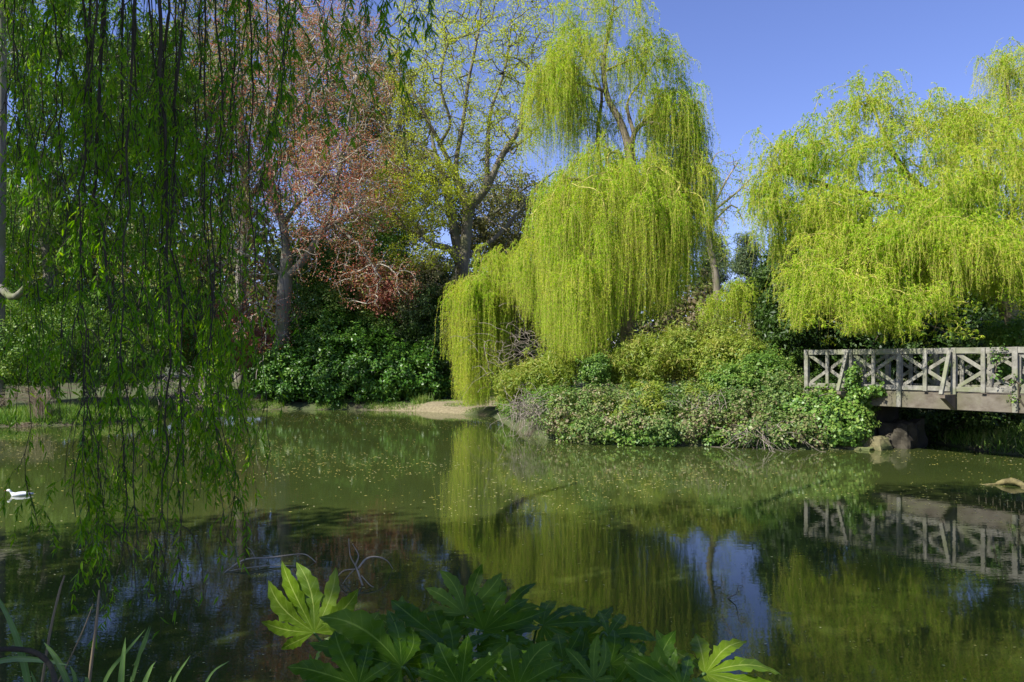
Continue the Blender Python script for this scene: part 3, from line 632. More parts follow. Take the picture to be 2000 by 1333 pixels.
# ------------------------------------------------------------------ pines far off
for (px, top, w_, h_, lab, Y) in [(1462, 458, 38, 60, 'distant dark pine rising over the low bright willow', 58.), (1395, 462, 26, 50, 'distant pine half hidden by the right flank of the tallest willow', 62.)]:
    b = basept(px, Y); root = tree_root('pine_tree', b, lab, 'pine tree')
    Rk = np.random.default_rng(int(px)); sk = Skel(); sk.chain([b, P(px, 620, Y), P(px+2, top+40, Y), P(px-3, top+4, Y)], [.4, .35, .2, .06])
    C = []
    for k in range(26):
        f = (k+.5)/26; py = top+f*h_*2.3; rr = w_*(.25+.85*min(1, f*1.6))*Rk.uniform(.5, 1.); a = Rk.uniform(0, 6.28)
        C.append(P(px, py, Y)+np.array([math.cos(a), math.sin(a), 0])*rr/FPX*Y)
    C = np.array(C); tips = sk.grow(C, .03, .6, .15, .4, -.05, Rk); sk.radii(.03)
    sk.build(root, M['bark_oak'], M['bark_oak'], .06)
    V, F = leaf_mesh(*clump_leaves(np.vstack([C, C*.75+P(px, 560, Y)*.25]), .95, 330, .26, .05, None, .6, .8, Rk, (1, 1, .4))); mesh('needles', V, F, M['pine'], root)
# ================================================================== evergreens and shrubs on the far bank
def E(px, py, Y, w, h, dy=None):
    c, s = PE(px, py, Y, w, h, dy); return (c, s)
shrub('laurel_bush', 'wide glossy dark-green laurel bush sprawling down to the far shore', 'bush', [E(690, 725, 36, 165, 82, 2.2), E(560, 735, 35.7, 65, 55, 1.6), E(820, 735, 36.2, 70, 60, 1.6), E(660, 665, 37, 110, 55, 1.8)], 'laurel', 1300, 62, .34, .15, .075, up=.7)
shrub('holly_tree', 'dense mid-green evergreen behind the laurel and beech trunk', 'evergreen tree', [E(650, 570, 39.5, 90, 100, 2), E(600, 520, 40, 60, 70, 2), E(720, 500, 40.5, 80, 90, 2), E(680, 650, 39, 110, 80, 2)], 'holly', 900, 44, .42, .14, .08, up=.8)
shrub('hazel_bush', 'sunlit mid-green bush beside the right fork of the copper beech', 'bush', [E(640, 600, 37.6, 60, 40, 1.2), E(735, 640, 37.2, 50, 34, 1.2)], 'bush', 260, 40, .32, .11, .07, up=.6)
shrub('russet_bush', 'rusty brown-leaved bush above the laurel at its middle', 'bush', [E(770, 570, 36.8, 55, 50, 1.2), E(720, 545, 37, 40, 40, 1.)], 'beech', 240, 34, .34, .11, .07, bark='twig_b')
shrub('budding_shrub', 'pale olive budding shrub under the forked trunk of the young-leaved oak', 'shrub', [E(850, 540, 36.8, 45, 40, 1.), E(800, 600, 36.6, 30, 34, .8)], 'haze_leaf', 150, 34, .34, .10, .06, up=.4, core=.1, bark='twig')
shrub('yew_tree', 'dark shaggy yew between the laurel and the small waterside willow', 'yew', [E(825, 610, 37.5, 65, 85, 2), E(860, 690, 36.5, 45, 80, 1.6), E(790, 680, 37.5, 60, 80, 2), E(845, 560, 38.5, 45, 45, 1.5)], 'yew', 900, 50, .36, .15, .04, up=.1)
shrub('leafy_shrub', 'light green leafy shrub on the left bank behind the straw clump', 'shrub', [E(60, 690, 28.5, 95, 70, 1.8), E(150, 660, 29.5, 70, 70, 1.8), E(0, 650, 30, 90, 60, 1.8), E(230, 700, 30, 70, 60, 1.5)], 'bush', 900, 60, .30, .09, .055)
shrub('dark_evergreen', 'dark evergreen mass above the light green shrub at the far left', 'evergreen bush', [E(30, 590, 32.5, 90, 45, 1.8), E(200, 620, 34, 100, 70, 2), E(330, 640, 37, 80, 90, 2)], 'holly', 700, 44, .38, .12, .07)
shrub('russet_bush', 'russet-brown leaved bush under the beech seen between hanging strands', 'bush', [E(440, 650, 38.5, 80, 60, 1.8), E(500, 690, 38, 45, 50, 1.4)], 'beech', 420, 36, .36, .12, .07, bark='twig_b')
# dark evergreens on the right
shrub('dark_yew', 'dark pointed yew in the gap left of the footbridge', 'yew', [E(1515, 560, 26, 30, 85, 1.), E(1530, 640, 25.5, 48, 80, 1.2), E(1560, 560, 26, 38, 90, 1.2), E(1600, 470, 26.5, 50, 55, 1.4)], 'yew', 900, 46, .28, .13, .045, up=.2)
shrub('dark_thicket', 'very dark evergreen thicket behind the footbridge railing', 'evergreen bush', [E(1700, 600, 27, 110, 120, 1.6), E(1650, 700, 26, 90, 90, 1.3), E(1850, 620, 26.5, 110, 130, 1.6), E(1980, 640, 25.5, 100, 140, 1.5), E(1780, 730, 29, 200, 110, 1.2)], 'yew', 1300, 46, .38, .15, .07, up=.3)
shrub('leafy_sapling', 'fresh green growth at the right end behind the bridge rail', 'bush', [E(1975, 660, 19.5, 38, 40, .7), E(1950, 740, 19.6, 26, 36, .5)], 'bush', 170, 46, .18, .07, .04, base=np.array([12.4, 19.6]))
shrub('leafy_sapling', 'bright green seedlings seen through the middle of the bridge rail', 'bush', [E(1700, 738, 22.5, 32, 20, .5)], 'bush', 60, 40, .16, .07, .045)
# ------------------------------------------------------------------ island planting
shrub('bamboo_clump', 'yellow-green bamboo clump beneath the tallest willow on the island', 'bamboo', [E(1270, 705, 23.6, 55, 46, 1.), E(1330, 692, 23.6, 36, 52, .9), E(1215, 718, 23.8, 40, 32, .8)], 'bamboo', 560, 50, .25, .15, .028, bark='twig_y', up=0, flat=.8)
shrub('bamboo_clump', 'loose bamboo clump on the island beside the small waterside willow', 'bamboo', [E(1060, 738, 24.5, 55, 30, .9), E(1010, 755, 25, 36, 26, .8), E(1095, 712, 25.5, 36, 30, .8)], 'bamboo', 420, 46, .25, .15, .028, bark='twig_y', up=0, flat=.8)
shrub('leafy_shrub', 'rounded fresh green shrub right of the bamboo on the island', 'shrub', [E(1425, 712, 23, 70, 52, 1.1), E(1395, 672, 24.5, 40, 36, 1.)], 'bamboo', 700, 56, .22, .10, .035)
shrub('leafy_shrub', 'vivid green low shrub on the island next to the bridge end', 'shrub', [E(1490, 728, 21.8, 55, 34, .7), E(1440, 745, 21.5, 60, 26, .6)], 'bush', 420, 60, .18, .07, .045)
shrub('ivy_bush', 'grey-green bushy mound at the foot of the tallest willow curtain', 'bush', [E(1165, 722, 23.3, 26, 28, .5)], 'ivy', 110, 50, .16, .06, .045)
# bramble bank
EL = []
Rk = np.random.default_rng(31)
for f in np.linspace(0, 1, 15):
    x = 1.4+f*6.0; ysh = np.interp(x, [.7, 2, 3.4, 5.2, 7.4], [21.6, 19.9, 19.5, 19.3, 18.5])
    for k, (dy, rz) in enumerate([(.35, .42), (1.3, .50), (2.4, .42)]):
        yy = ysh+dy+Rk.normal()*.1; EL.append((np.array([x+Rk.normal()*.15, yy, max(.12, float(HT(x, yy)))+rz*.35+Rk.normal()*.06]), np.array([.62, .62, rz*Rk.uniform(.8, 1.3)])))
shrub('bramble_undergrowth', 'tangled bramble undergrowth covering the island bank down to the water', 'undergrowth', EL, 'bramble', 2600, 46, .17, .065, .048, kind='stuff', core=.35, lo=.8)
EL = []
for (x, y) in [(1., 22.4), (.75, 23.6), (.35, 25.2), (0.2, 27), (-.1, 29), (1.4, 24.5), (1.2, 27)]:
    EL.append((np.array([x+.25, y, float(HT(x+.5, y))+.15]), np.array([.7, .9, .55])))
shrub('willow_herb_undergrowth', 'soft green undergrowth on the left flank of the island', 'undergrowth', EL, 'bush', 700, 46, .2, .08, .04, kind='stuff', core=.35, lo=.8)
shrub('ivy_mound', 'glossy ivy tumbling over the bridge end down to the water', 'ivy', [E(1640, 835, 18.9, 62, 44, .42), E(1590, 835, 19.2, 45, 42, .4), E(1600, 795, 19.5, 70, 26, .42), E(1665, 800, 19.2, 36, 30, .35), (np.array([8.55, 18.98, 1.15]), np.array([.30, .18, .20]))],
    'ivy', 900, 44, .12, .075, .065, up=.2, flat=.45, lo=.9, stems=20, base=np.array([7.6, 19.4]))
shrub('ivy_tuft', 'ivy tuft climbing the raking strut of the bridge rail', 'ivy', [(np.array([8.42, 18.98, 1.62]), np.array([.12, .10, .36])), (np.array([8.75, 18.6, 1.42]), np.array([.34, .12, .10]))], 'ivy', 110, 26, .08, .065, .055, base=np.array([8.3, 19.3]), stems=10)
EL = []
for x in np.linspace(1.6, 7.2, 22):
    ysh = np.interp(x, [.7, 2, 3.4, 5.2, 7.4], [21.6, 19.9, 19.5, 19.3, 18.5])
    if math.sin(x*2.3)+math.sin(x*5.1+1) > -.5: EL.append((np.array([x, ysh+.12, .10+.12*abs(math.sin(x*3))]), np.array([.26, .24, .22])))
shrub('waterside_ivy', 'darker ivy and nettles hanging over the waterline of the island bank', 'undergrowth', EL, 'ivy', 520, 30, .13, .085, .07, kind='stuff', core=.3, lo=.8)
Rk = np.random.default_rng(33); EL = []
for _ in range(16):
    x = Rk.uniform(1.6, 7.0); y = Rk.uniform(20.2, 22.2); EL.append((np.array([x, y, float(HT(x, y))+Rk.uniform(.3, .5)]), np.array([Rk.uniform(.2, .45), .3, Rk.uniform(.2, .4)])))
shrub('nettle_undergrowth', 'paler nettle patches standing out of the brambles on the island', 'undergrowth', EL, 'bamboo', 330, 34, .15, .09, .035, kind='stuff', core=.2, lo=.8, up=.8)
# dead twig tangles on the bank
def tangle(name, label, c, spread, n, Lr, mat, lean=(0, 0, .5), rng=R, r0=.008, cat='dead twigs'):
    N = n; S0 = np.array(c)+rng.normal(size=(N, 3))*np.array(spread); d = norm(rng.normal(size=(N, 3))+np.array(lean)); L = rng.uniform(*Lr, N); t = np.linspace(0, 1, 7)[None, :, None]
    PT = S0[:, None]+d[:, None]*t*L[:, None, None]; PT += rng.normal(size=(N, 7, 3)).cumsum(1)*.03*L[:, None, None]; PT[:, :, 2] -= (t[..., 0]**2)*L[:, None]*.5
    PT[:, :, 2] = np.maximum(PT[:, :, 2], .01)
    V, F = tubes_arr(PT, np.linspace(1, .35, 7)[None]*r0*rng.uniform(.6, 1.3, (N, 1)), 3); o = mesh(name, V, F, M[mat]); own(o); return tag(o, label, cat)
tangle('dead_twigs', 'pale dead twig tangle at the left nose of the island', P(1040, 812, 21.8)+[0, 0, .15], (.35, .3, .2), 260, (.4, 1.1), 'dead')
tangle('dead_twigs', 'pale dry stems arching in the brambles below the ivy slope', P(1500, 850, 18.85)+[0, 0, .0], (.4, .12, .10), 150, (.3, .9), 'dead', (0, -.3, .6))
tangle('dead_twigs', 'brown dead stalks poking above the brambles mid island', P(1380, 800, 20.0), (.35, .3, .15), 60, (.5, 1.1), 'dead', (0, 0, 1.6))
tangle('dead_twigs', 'grey bare twigs above the brambles left of the ivy', P(1580, 785, 19.6), (.16, .2, .1), 60, (.3, .7), 'dead', (0, 0, 1))
tangle('dead_twigs', 'grey fallen branches low behind the hanging strands', P(360, 755, 30), (.7, .35, .2), 110, (.6, 1.8), 'dead', (0, 0, .5), r0=.014)
tangle('dead_twigs', 'dark bare twigs standing in the shade behind the small waterside willow', P(1010, 690, 28.5), (.7, .5, .6), 130, (.6, 1.6), 'twig', (0, 0, .8), r0=.010)
# arching straw clump
def straw(name, label, c, n, H_, out_, mat='straw', w=.012, rng=R, cat='dry grass', bias=(0, 0)):
    N = n; a = rng.uniform(0, 6.28, N); t = np.linspace(0, 1, 8); S0 = np.array(c)+rng.normal(size=(N, 3))*np.array([.14, .14, 0]); L = H_*rng.uniform(.6, 1.15, N)
    o = np.stack([np.cos(a)+bias[0], np.sin(a)+bias[1], np.zeros(N)], 1)*out_*rng.uniform(.4, 1.2, (N, 1))
    PT = S0[:, None]+np.array([0, 0, 1.])*(L[:, None]*(t*1.5-.9*t**2.2))[..., None]+o[:, None]*(t**1.7)[None, :, None]
    V, F = tubes_arr(PT, np.linspace(1, .3, 8)[None]*w*.5*np.ones((N, 1)), 3); o = mesh(name, V, F, M[mat]); own(o); return tag(o, label, cat)
straw('straw_clump', 'arching clump of dry tan grass on the left bank', basept(84, 25.9, 0), 300, 1.45, .85, w=.008, bias=(-.8, 0))
straw('straw_clump', 'low fringe of dead reeds at the waterline below the tan grass clump', basept(45, 25.1, 0), 160, .45, .3)
straw('straw_clump', 'brown flattened dry stems at the left edge beside the tan grass clump', basept(-5, 27.2, 0), 110, .9, .9, w=.008)
# grass on banks (stuff)
def grass(name, label, XY, h, w, mat='grass', rng=R):
    N = len(XY); z = np.maximum(HT(XY[:, 0], XY[:, 1]), 0); C = np.column_stack([XY, z-.02]); d = norm(np.column_stack([rng.normal(size=(N, 2))*.45, np.ones(N)])); s = norm(np.cross(d, rng.normal(size=(N, 3))))
    V, F = tri_leaves(C, d, s, h*rng.uniform(.5, 1.2, N), w); o = mesh(name, V, F, M[mat]); return tag(o, label, 'grass', kind='stuff')
xy = np.column_stack([R.uniform(-24, -12.6, 60000), R.uniform(24, 31, 60000)]); d_ = sdist(xy[:, 0], xy[:, 1]); xy = xy[(d_ > .02) & (d_ < 2.6)]
grass('bank_grass', 'lush green grass and herbs on the left bank', xy, .30, .035)
xy = np.column_stack([R.uniform(-13.5, -3, 50000), R.uniform(32.8, 38, 50000)]); d_ = sdist(xy[:, 0], xy[:, 1]); k_ = (d_ > .02) & (d_ < .9) & (np.sin(xy[:, 0]*2.1)+np.sin(xy[:, 0]*.9) > -.6*(1+0*xy[:, 0])) & (xy[:, 0] < -5.5+R.normal(size=len(xy)))
grass('shore_grass', 'short grass along the far shore below the laurel', xy[k_], .16, .03)
xy = np.column_stack([R.uniform(-6.5, -.6, 9000), R.uniform(31, 35.5, 9000)]); d_ = sdist(xy[:, 0], xy[:, 1]); k_ = (d_ > .03) & (np.sin(xy[:, 0]*3.1+xy[:, 1]*2)+np.sin(xy[:, 1]*4.3) > .55)
grass('bank_weeds', 'thin weeds and leaf scraps on the bare earth bank', xy[k_], .10, .03)
c_ = basept(826, 33.9, 0); xy = c_[:2]+R.normal(size=(260, 2))*np.array([.22, .12]); o = grass('grass_tuft', 'small green grass tuft on the bare earth bank', xy, .42, .03); o['kind'] = 'thing'
xy = np.column_stack([R.uniform(11., 15, 16000), R.uniform(12, 22, 16000)]); d_ = sdist(xy[:, 0], xy[:, 1]); grass('right_bank_grass', 'sunlit grass on the bank beyond the bridge', xy[(d_ > .02) & (d_ < 2)], .28, .03)
# ================================================================== woodland behind (one mass)
EL = []; Rk = np.random.default_rng(41)
for px, top, Yw, hw in [(-150, 330, 50, 110), (-30, 300, 52, 110), (80, 360, 48, 100), (190, 340, 54, 110), (300, 380, 50, 100), (400, 420, 55, 100), (480, 400, 52, 90), (590, 420, 56, 100), (690, 430, 54, 100), (790, 470, 52, 90),
    (890, 500, 56, 90), (980, 430, 52, 80), (1060, 520, 56, 90), (1150, 440, 56, 90), (1250, 420, 60, 90), (1325, 470, 60, 60), (1345, 540, 60, 80), (1420, 575, 62, 80), (1500, 580, 60, 80), (1600, 460, 56, 90), (1720, 420, 54, 120), (1850, 400, 52, 120), (1990, 390, 50, 120), (2120, 390, 50, 120)]:
    hh = (730-top)/2; EL.append(E(px, (730+top)/2, Yw, hw, hh, 3.)); EL.append(E(px+Rk.uniform(-40, 40), (730+top)/2+hh*.4, Yw-3, hw*.8, hh*.6, 2.))
wl = shrub('woodland', 'mixed spring woodland closing the view behind the pond', 'woodland', EL, 'wood_leaf', 4600, 40, .95, .30, .19, kind='stuff', core=.7, lo=.75)
# ================================================================== footbridge
A0 = np.array([7.80, 20.30, 0.]); U = norm(np.array([.549, -.836, 0.])); NRM = np.array([U[1], -U[0], 0.]); ZV = np.array([0, 0, 1.])   # NRM faces the camera
BAY = 1.258
bridge = empty('footbridge', (A0[0], A0[1], 1.28), 'weathered grey timber footbridge with crossed-brace railings over the channel', 'footbridge')
def BP(s, o, z): return A0+U*s+NRM*o+ZV*z
def rail(o, far=False):
    zt = 2.445
    n = 7
    for i in range(n):
        s = i*BAY; deep = (i % 2 == 0 and i > 0)
        mb = MB(); zb = 1.06 if deep and not far else (1.22 if i == 0 else 1.40)
        mb.bar(BP(s, o, zb), BP(s+R.normal()*.006, o+R.normal()*.004, zt-.002), U, .105, .11); p = mb.build('post', M['timber'], bridge)
        if not far:
            for zz in ((1.16, 1.36, 1.52, 2.38) if deep else (1.52, 2.38)):
                m2 = MB(); m2.bar(BP(s, o+.05, zz), BP(s, o+.075, zz), ZV, .035, .035, .004); m2.build('bolt', M['bolt'], p)
    for k in range((n-1)//2):
        a, b = k*2*BAY, (k+1)*2*BAY
        mb = MB(); mb.bar(BP(a-.0+.06*(k == 0), o-.006, 2.375), BP(b-.004, o-.006, 2.375), ZV, .07, .13); mb.build('top_rail', M['timber'], bridge)
        mb = MB(); mb.bar(BP(a+.06, o-.012, 1.52), BP(b-.06, o-.012, 1.52), ZV, .06, .11); mb.build('bottom_rail', M['timber'], bridge)
    for i in range(n-1):
        a, b = i*BAY+.05, (i+1)*BAY-.05; m_ = (i+.5)*BAY
        for (z0, z1, oo) in ((2.31, 1.57, -.025), (1.57, 2.31, -.058)):
            mb = MB(); mb.bar(BP(a, o+oo, z0), BP(b, o+oo, z1), NRM, .085, .03); mb.build('diagonal_brace', M['timber'], bridge)
        mb = MB(); mb.bar(BP(m_, o+.042, 1.455), BP(m_, o+.042, 2.435), U, .045, .09); mb.build('baluster', M['timber'], bridge)
    if not far:
        for s in (BAY, 3*BAY, 5*BAY):
            mb = MB()   # outrigger arm, tapered underneath, and the raking strut standing on it
            h = .055
            for sd in (0,):
                q = [BP(s-h, .05, 1.40), BP(s-h, .50, 1.40), BP(s-h, .50, 1.33), BP(s-h, .05, 1.07), BP(s+h, .05, 1.40), BP(s+h, .50, 1.40), BP(s+h, .50, 1.33), BP(s+h, .05, 1.07)]
                mb.add(np.array(q), np.array([[0, 1, 2, 3], [7, 6, 5, 4], [0, 4, 5, 1], [1, 5, 6, 2], [2, 6, 7, 3], [3, 7, 4, 0]]))
            mb.build('outrigger', M['timber2'], bridge)
            mb = MB(); mb.bar(BP(s-.05, .46, 1.403), BP(s-.05, .09, 2.36), U, .07, .085); mb.build('raking_strut', M['timber'], bridge)
rail(0.); rail(-1.65, True)
mb = MB(); mb.bar(BP(1.3, -.06, 1.24), BP(7.7, -.06, 1.24), ZV, .09, .38, .012); mb.build('fascia_beam', M['concrete'], bridge)
mb = MB(); mb.bar(BP(-.1, -1.6, 1.24), BP(7.7, -1.6, 1.24), ZV, .09, .38, .012); mb.build('fascia_beam', M['concrete'], bridge)
mb = MB()
for k in range(50):
    s = .0+k*.155; mb.bar(BP(s+.07, -.115, 1.395+.003*(k % 3)), BP(s+.07, -1.54, 1.395+.003*((k*7) % 3)), ZV, .14, .04, .005)
mb.build('deck', M['timber2'], bridge)
mb = MB()
for o in (-.5, -1.1): mb.bar(BP(.9, o, 1.26), BP(7.7, o, 1.26), ZV, .12, .22)
mb.build('bearer', M['timber2'], bridge)
shrub('ivy_tuft', 'pale ivy sprigs scrambling over the rail at the right edge', 'ivy', [(BP(4.8, .12, 2.1), np.array([.22, .10, .42])), (BP(5.1, .1, 1.6), np.array([.16, .10, .4]))], 'ivy', 26, 9, .09, .05, .04, base=BP(5.4, -.4, 0)[:2], stems=20, core=0)
# abutment and stones
def rock(name, label, c, s, rz=0, mat='stone', seed=1, cat='stone', jag=.16, root=None):
    rg = np.random.default_rng(seed); import bmesh
    bm = bmesh.new(); bmesh.ops.create_cube(bm, size=2.); bmesh.ops.subdivide_edges(bm, edges=bm.edges[:], cuts=7, use_grid_fill=True)
    V = np.array([v.co[:] for v in bm.verts]); r = np.linalg.norm(V, axis=1, keepdims=True); V = V*(.72+.28/r*1.2)
    ph = rg.uniform(0, 6, 9); n = sum(np.sin(V@rg.normal(size=3)*f+ph[i])/f for i, f in enumerate((1.6, 2.3, 3.4, 5, 7, 11)))
    V = V*(1+jag*n[:, None]*.6); V = V*np.array(s); ca, sa = math.cos(rz), math.sin(rz); V = np.column_stack([V[:, 0]*ca-V[:, 1]*sa, V[:, 0]*sa+V[:, 1]*ca, V[:, 2]])
    F = np.array([[v.index for v in f.verts] for f in bm.faces]); bm.free()
    if root is None: o = mesh(name, V+np.array(c), F, M[mat], smooth=False); own(o); return tag(o, label, cat)
    return mesh(name, V+np.array(c), F, M[mat], root)
ab = empty('bridge_abutment', tuple(BP(1.2, -.8, 0)), 'rough stone and concrete abutment under the ivy end of the bridge', 'abutment')
mb = MB(); mb.bar(BP(-.6, -.9, .30), BP(1.6, -.9, .30), ZV, 1.42, 1.46, .05); mb.build('pier_wall', M['shaded_stone'], ab)  # wall colour darkened to stand for the deck's shade
mb = MB(); mb.bar(BP(-.1, -.03, 1.24), BP(1.26, -.03, 1.24), ZV, .16, .24, .02); mb.build('capstone', M['stone'], ab)
rock('buttress', '', BP(1.40, .10, .5), (.24, .28, .62), -.99, seed=3, jag=.26, root=ab)
rock('boulder', 'boulder coloured dark for the shade below the bridge deck, behind the golden one', BP(2.0, -1.0, .2), (.36, .45, .45), -.9, mat='shaded_stone', seed=21, cat='boulder', jag=.3)
rock('boulder', 'golden sunlit boulder at the waterline under the bridge', BP(1.85, -.02, .10), (.30, .26, .20), -.9, seed=12, jag=.34, cat='boulder')
rock('flat_stone', 'low flat stone just breaking the water below the golden boulder', BP(1.62, .42, .0), (.42, .16, .07), -.6, seed=6, cat='stone')
rock('boulder', 'mossy rounded boulder on the far side of the dark channel', (12.0, 18.3, .02), (.38, .34, .2), .3, seed=8, cat='boulder')
shrub('channel_bush', 'low dark bush overhanging the channel mouth beyond the bridge', 'bush', [(np.array([11.3, 20.2, .75]), np.array([1.5, .6, .6])), (np.array([12.2, 19.2, .8]), np.array([.9, .6, .5])), (np.array([9.6, 23.5, .9]), np.array([1.4, .5, .9]))], 'yew', 420, 46, .16, .08, .045)
# far right abutment (mostly beyond the frame)
rb = empty('bridge_abutment', tuple(BP(7., -.8, 0)), 'right-hand abutment block of the footbridge beside the right bank', 'abutment')
mb = MB(); mb.bar(BP(6.2, -.86, .30), BP(8.4, -.86, .30), ZV, 1.5, 1.46, .05); mb.build('pier_wall', M['concrete'], rb)
# ================================================================== things in the water
def arc(name, label, cat, paths, mat, k=7):
    mb = MB()
    for pts, rad in paths: tube_mb(mb, pts, rad, k, 6, .05)
    o = mb.build(name, M[mat], smooth=True); own(o); return tag(o, label, cat)
Y = 13.2
arc('floating_log', 'bleached arched log lying in the water at the right edge', 'log', [([P(1940, 949, 13.35), P(1955, 943, 13.3), P(1975, 940, 13.2), P(1990, 944, 13.1), P(2000, 952, 12.95), P(1996, 966, 12.75)], [.02, .045, .055, .05, .05, .02]), ([P(1910, 948, 13.35)+[0, 0, .0], P(1928, 947, 13.3), P(1946, 946, 13.3)], [.006, .018, .02])], 'log')
def WP(px, py, z=0.):   # point over the water that shows at px, py when it is z above the surface
    Yw = (CZ-z)*FPX/(py-HOR); return np.array([(px-1000)/FPX*Yw, Yw, z])
arc('fallen_branch', 'long pale dead branch half sunk beside the upright yellow-green leaf', 'branch', [([WP(428, 1128, -.02), WP(450, 1110, .02), WP(480, 1093, .07), WP(530, 1089, .06), WP(580, 1083, .07), WP(600, 1085, .06), WP(622, 1103, -.02)], [.004, .007, .008, .008, .007, .006, .004]),
    ([WP(440, 1118, -.01), WP(480, 1110, .03), WP(540, 1105, .02), WP(600, 1108, -.02)], [.004, .006, .005, .003]), ([WP(470, 1100, .05), WP(463, 1108, .01)], [.007, .005]), ([WP(500, 1092, .06), WP(490, 1075, .16), WP(484, 1070, .18)], [.006, .004, .003])], 'dead2')
arc('fallen_branch', 'forked dead branch sticking up out of the shaded water left of centre', 'branch', [([WP(712, 1155, -.05), WP(700, 1120, .10), WP(694, 1105, .16), WP(684, 1085, .26), WP(681, 1052, .42)], [.010, .008, .007, .005, .003]),
    ([WP(694, 1105, .16), WP(700, 1085, .25), WP(688, 1062, .36)], [.009, .006, .003]), ([WP(700, 1110, .12), WP(715, 1092, .17), WP(735, 1088, .17), WP(755, 1095, .12), WP(768, 1112, -.01)], [.009, .008, .007, .006, .004]),
    ([WP(694, 1112, .12), WP(672, 1115, .10), WP(658, 1128, .02), WP(652, 1140, -.02)], [.007, .006, .005, .003]), ([WP(706, 1125, .08), WP(725, 1145, .01), WP(742, 1150, -.02)], [.006, .004, .003]), ([WP(690, 1115, .11), WP(678, 1128, .05), WP(668, 1143, -.01)], [.006, .004, .003])], 'dead2')
arc('fallen_branch', 'thin twig reaching out of the reflection of blue sky', 'branch', [([WP(1415, 1172, -.02), WP(1430, 1164, .03), WP(1438, 1160, .06), WP(1443, 1142, .16)], [.006, .005, .004, .002])], 'twig')
# floating bits (stuff)
n = 22000; d = 4.6+29*R.random(n)**.8; x = R.uniform(-.72, .72, n)*d; cl = np.sin(x*.9+np.sin(d*.7)*2)+np.sin(d*.55+x*.3); k_ = (sdist(x, d) < -.08) & (R.random(n) < .28+.45*np.maximum(cl, -.3))
x, d = x[k_], d[k_]; n = len(x); a = R.uniform(0, 3.14, n); D = np.column_stack([np.cos(a), np.sin(a)*.8, np.zeros(n)]); Sd = np.column_stack([-np.sin(a), np.cos(a), np.zeros(n)])
V, F = leaf_mesh(np.column_stack([x, d, np.full(n, .005)]), D, Sd, (.026+.07*R.random(n)**2)*np.clip(d/15, .4, 1), (.012+.022*R.random(n))*np.clip(d/15, .45, 1))
tag(mesh('floating_litter', V, F, M['petal']), 'yellow catkins and leaf scraps floating all over the pond', 'leaf litter', kind='stuff')
# ================================================================== birds
def bird(name, label, cat, loc, L, yaw, cols, pitch=0, head=1., legs=0):
    """one continuous body: rings from tail to bill; wings and bill as parts. faces +x before yaw"""
    root = empty(name, loc, label, cat); root.rotation_euler = (0, 0, yaw)
    st = [(-.56, .10, .015, .01), (-.44, .10, .05, .03), (-.28, .06, .12, .09), (-.05, .02, .17, .145), (.15, .02, .165, .15), (.27, .08, .11, .12), (.33, .19*head, .075, .085), (.37, .27*head, .075, .07), (.43, .29*head, .072, .068), (.49, .285*head, .045, .045), (.52, .28*head, .012, .012)]
    k = 12; V = []; cp, sp = math.cos(pitch), math.sin(pitch)
    for (x, z, wy, wz) in st:
        for j in range(k):
            a = j/k*2*math.pi; q = np.array([x, wy*math.cos(a), z+wz*math.sin(a)]); q[0], q[2] = q[0]*cp-q[2]*sp, q[0]*sp+q[2]*cp; V.append(q*L)
    F = [[i*k+j, i*k+(j+1) % k, (i+1)*k+(j+1) % k, (i+1)*k+j] for i in range(len(st)-1) for j in range(k)]
    def put(nm, V, F, m_, smooth=True):
        me = bpy.data.meshes.new(nm); me.from_pydata([tuple(v) for v in V], [], [list(f) for f in F]); me.materials.append(m_)
        for p in me.polygons: p.use_smooth = smooth
        return link(bpy.data.objects.new(nm, me), root)
    V = np.array(V)+[0, 0, legs]; o = put('body', V, F+[list(range(k))[::-1], [len(st)*k-k+j for j in range(k)]], cols[0]); 
    sub = o.modifiers.new('s', 'SUBSURF'); sub.levels = 1; sub.render_levels = 2
    for sd in (-1, 1):
        W = []; 
        for (x, z, h) in ((-.62, .10, .015), (-.40, .11, .06), (-.15, .10, .10), (.10, .08, .10), (.22, .08, .03)):
            wy = np.interp(x, [-.62, -.4, -.15, .1, .22], [.03, .10, .165, .175, .15])
            for (dz, o_) in ((h, -.045), (0, .012), (-h*.8, -.01)):
                q = np.array([x, sd*(wy+o_), z+dz]); q[0], q[2] = q[0]*cp-q[2]*sp, q[0]*sp+q[2]*cp; W.append(q*L+np.array([0, 0, legs]))
        F2 = [[i*3+j, i*3+j+1, i*3+j+4, i*3+j+3] for i in range(4) for j in range(2)]
        w_ = put('wing', W, F2, cols[1]); so = w_.modifiers.new('t', 'SOLIDIFY'); so.thickness = .02*L
    B = []
    for (x, r) in ((.49, .022), (.56, .016), (.64, .003)):
        for j in range(6):
            a = j/6*6.283; q = np.array([x, r*math.cos(a), .275*head+r*math.sin(a)]); q[0], q[2] = q[0]*cp-q[2]*sp, q[0]*sp+q[2]*cp; B.append(q*L+np.array([0, 0, legs]))
    put('bill', B, [[i*6+j, i*6+(j+1) % 6, i*6+6+(j+1) % 6, i*6+6+j] for i in range(2) for j in range(6)], cols[2])
    if legs:
        for sd in (-1, 1):
            me = MB(); V_, F_ = tubes_arr(np.array([[(0, sd*.05*L, legs), (0.01*L, sd*.05*L, legs*.5), (0, sd*.05*L, 0)]], float), np.full((1, 3), .012*L), 5); put('leg', V_, F_.tolist(), cols[2])
    return root
def plain(name, c1, c2, rough=.6):
    return barkmat(name, c1, c2, None, 30, .15, (1, 1, 1))
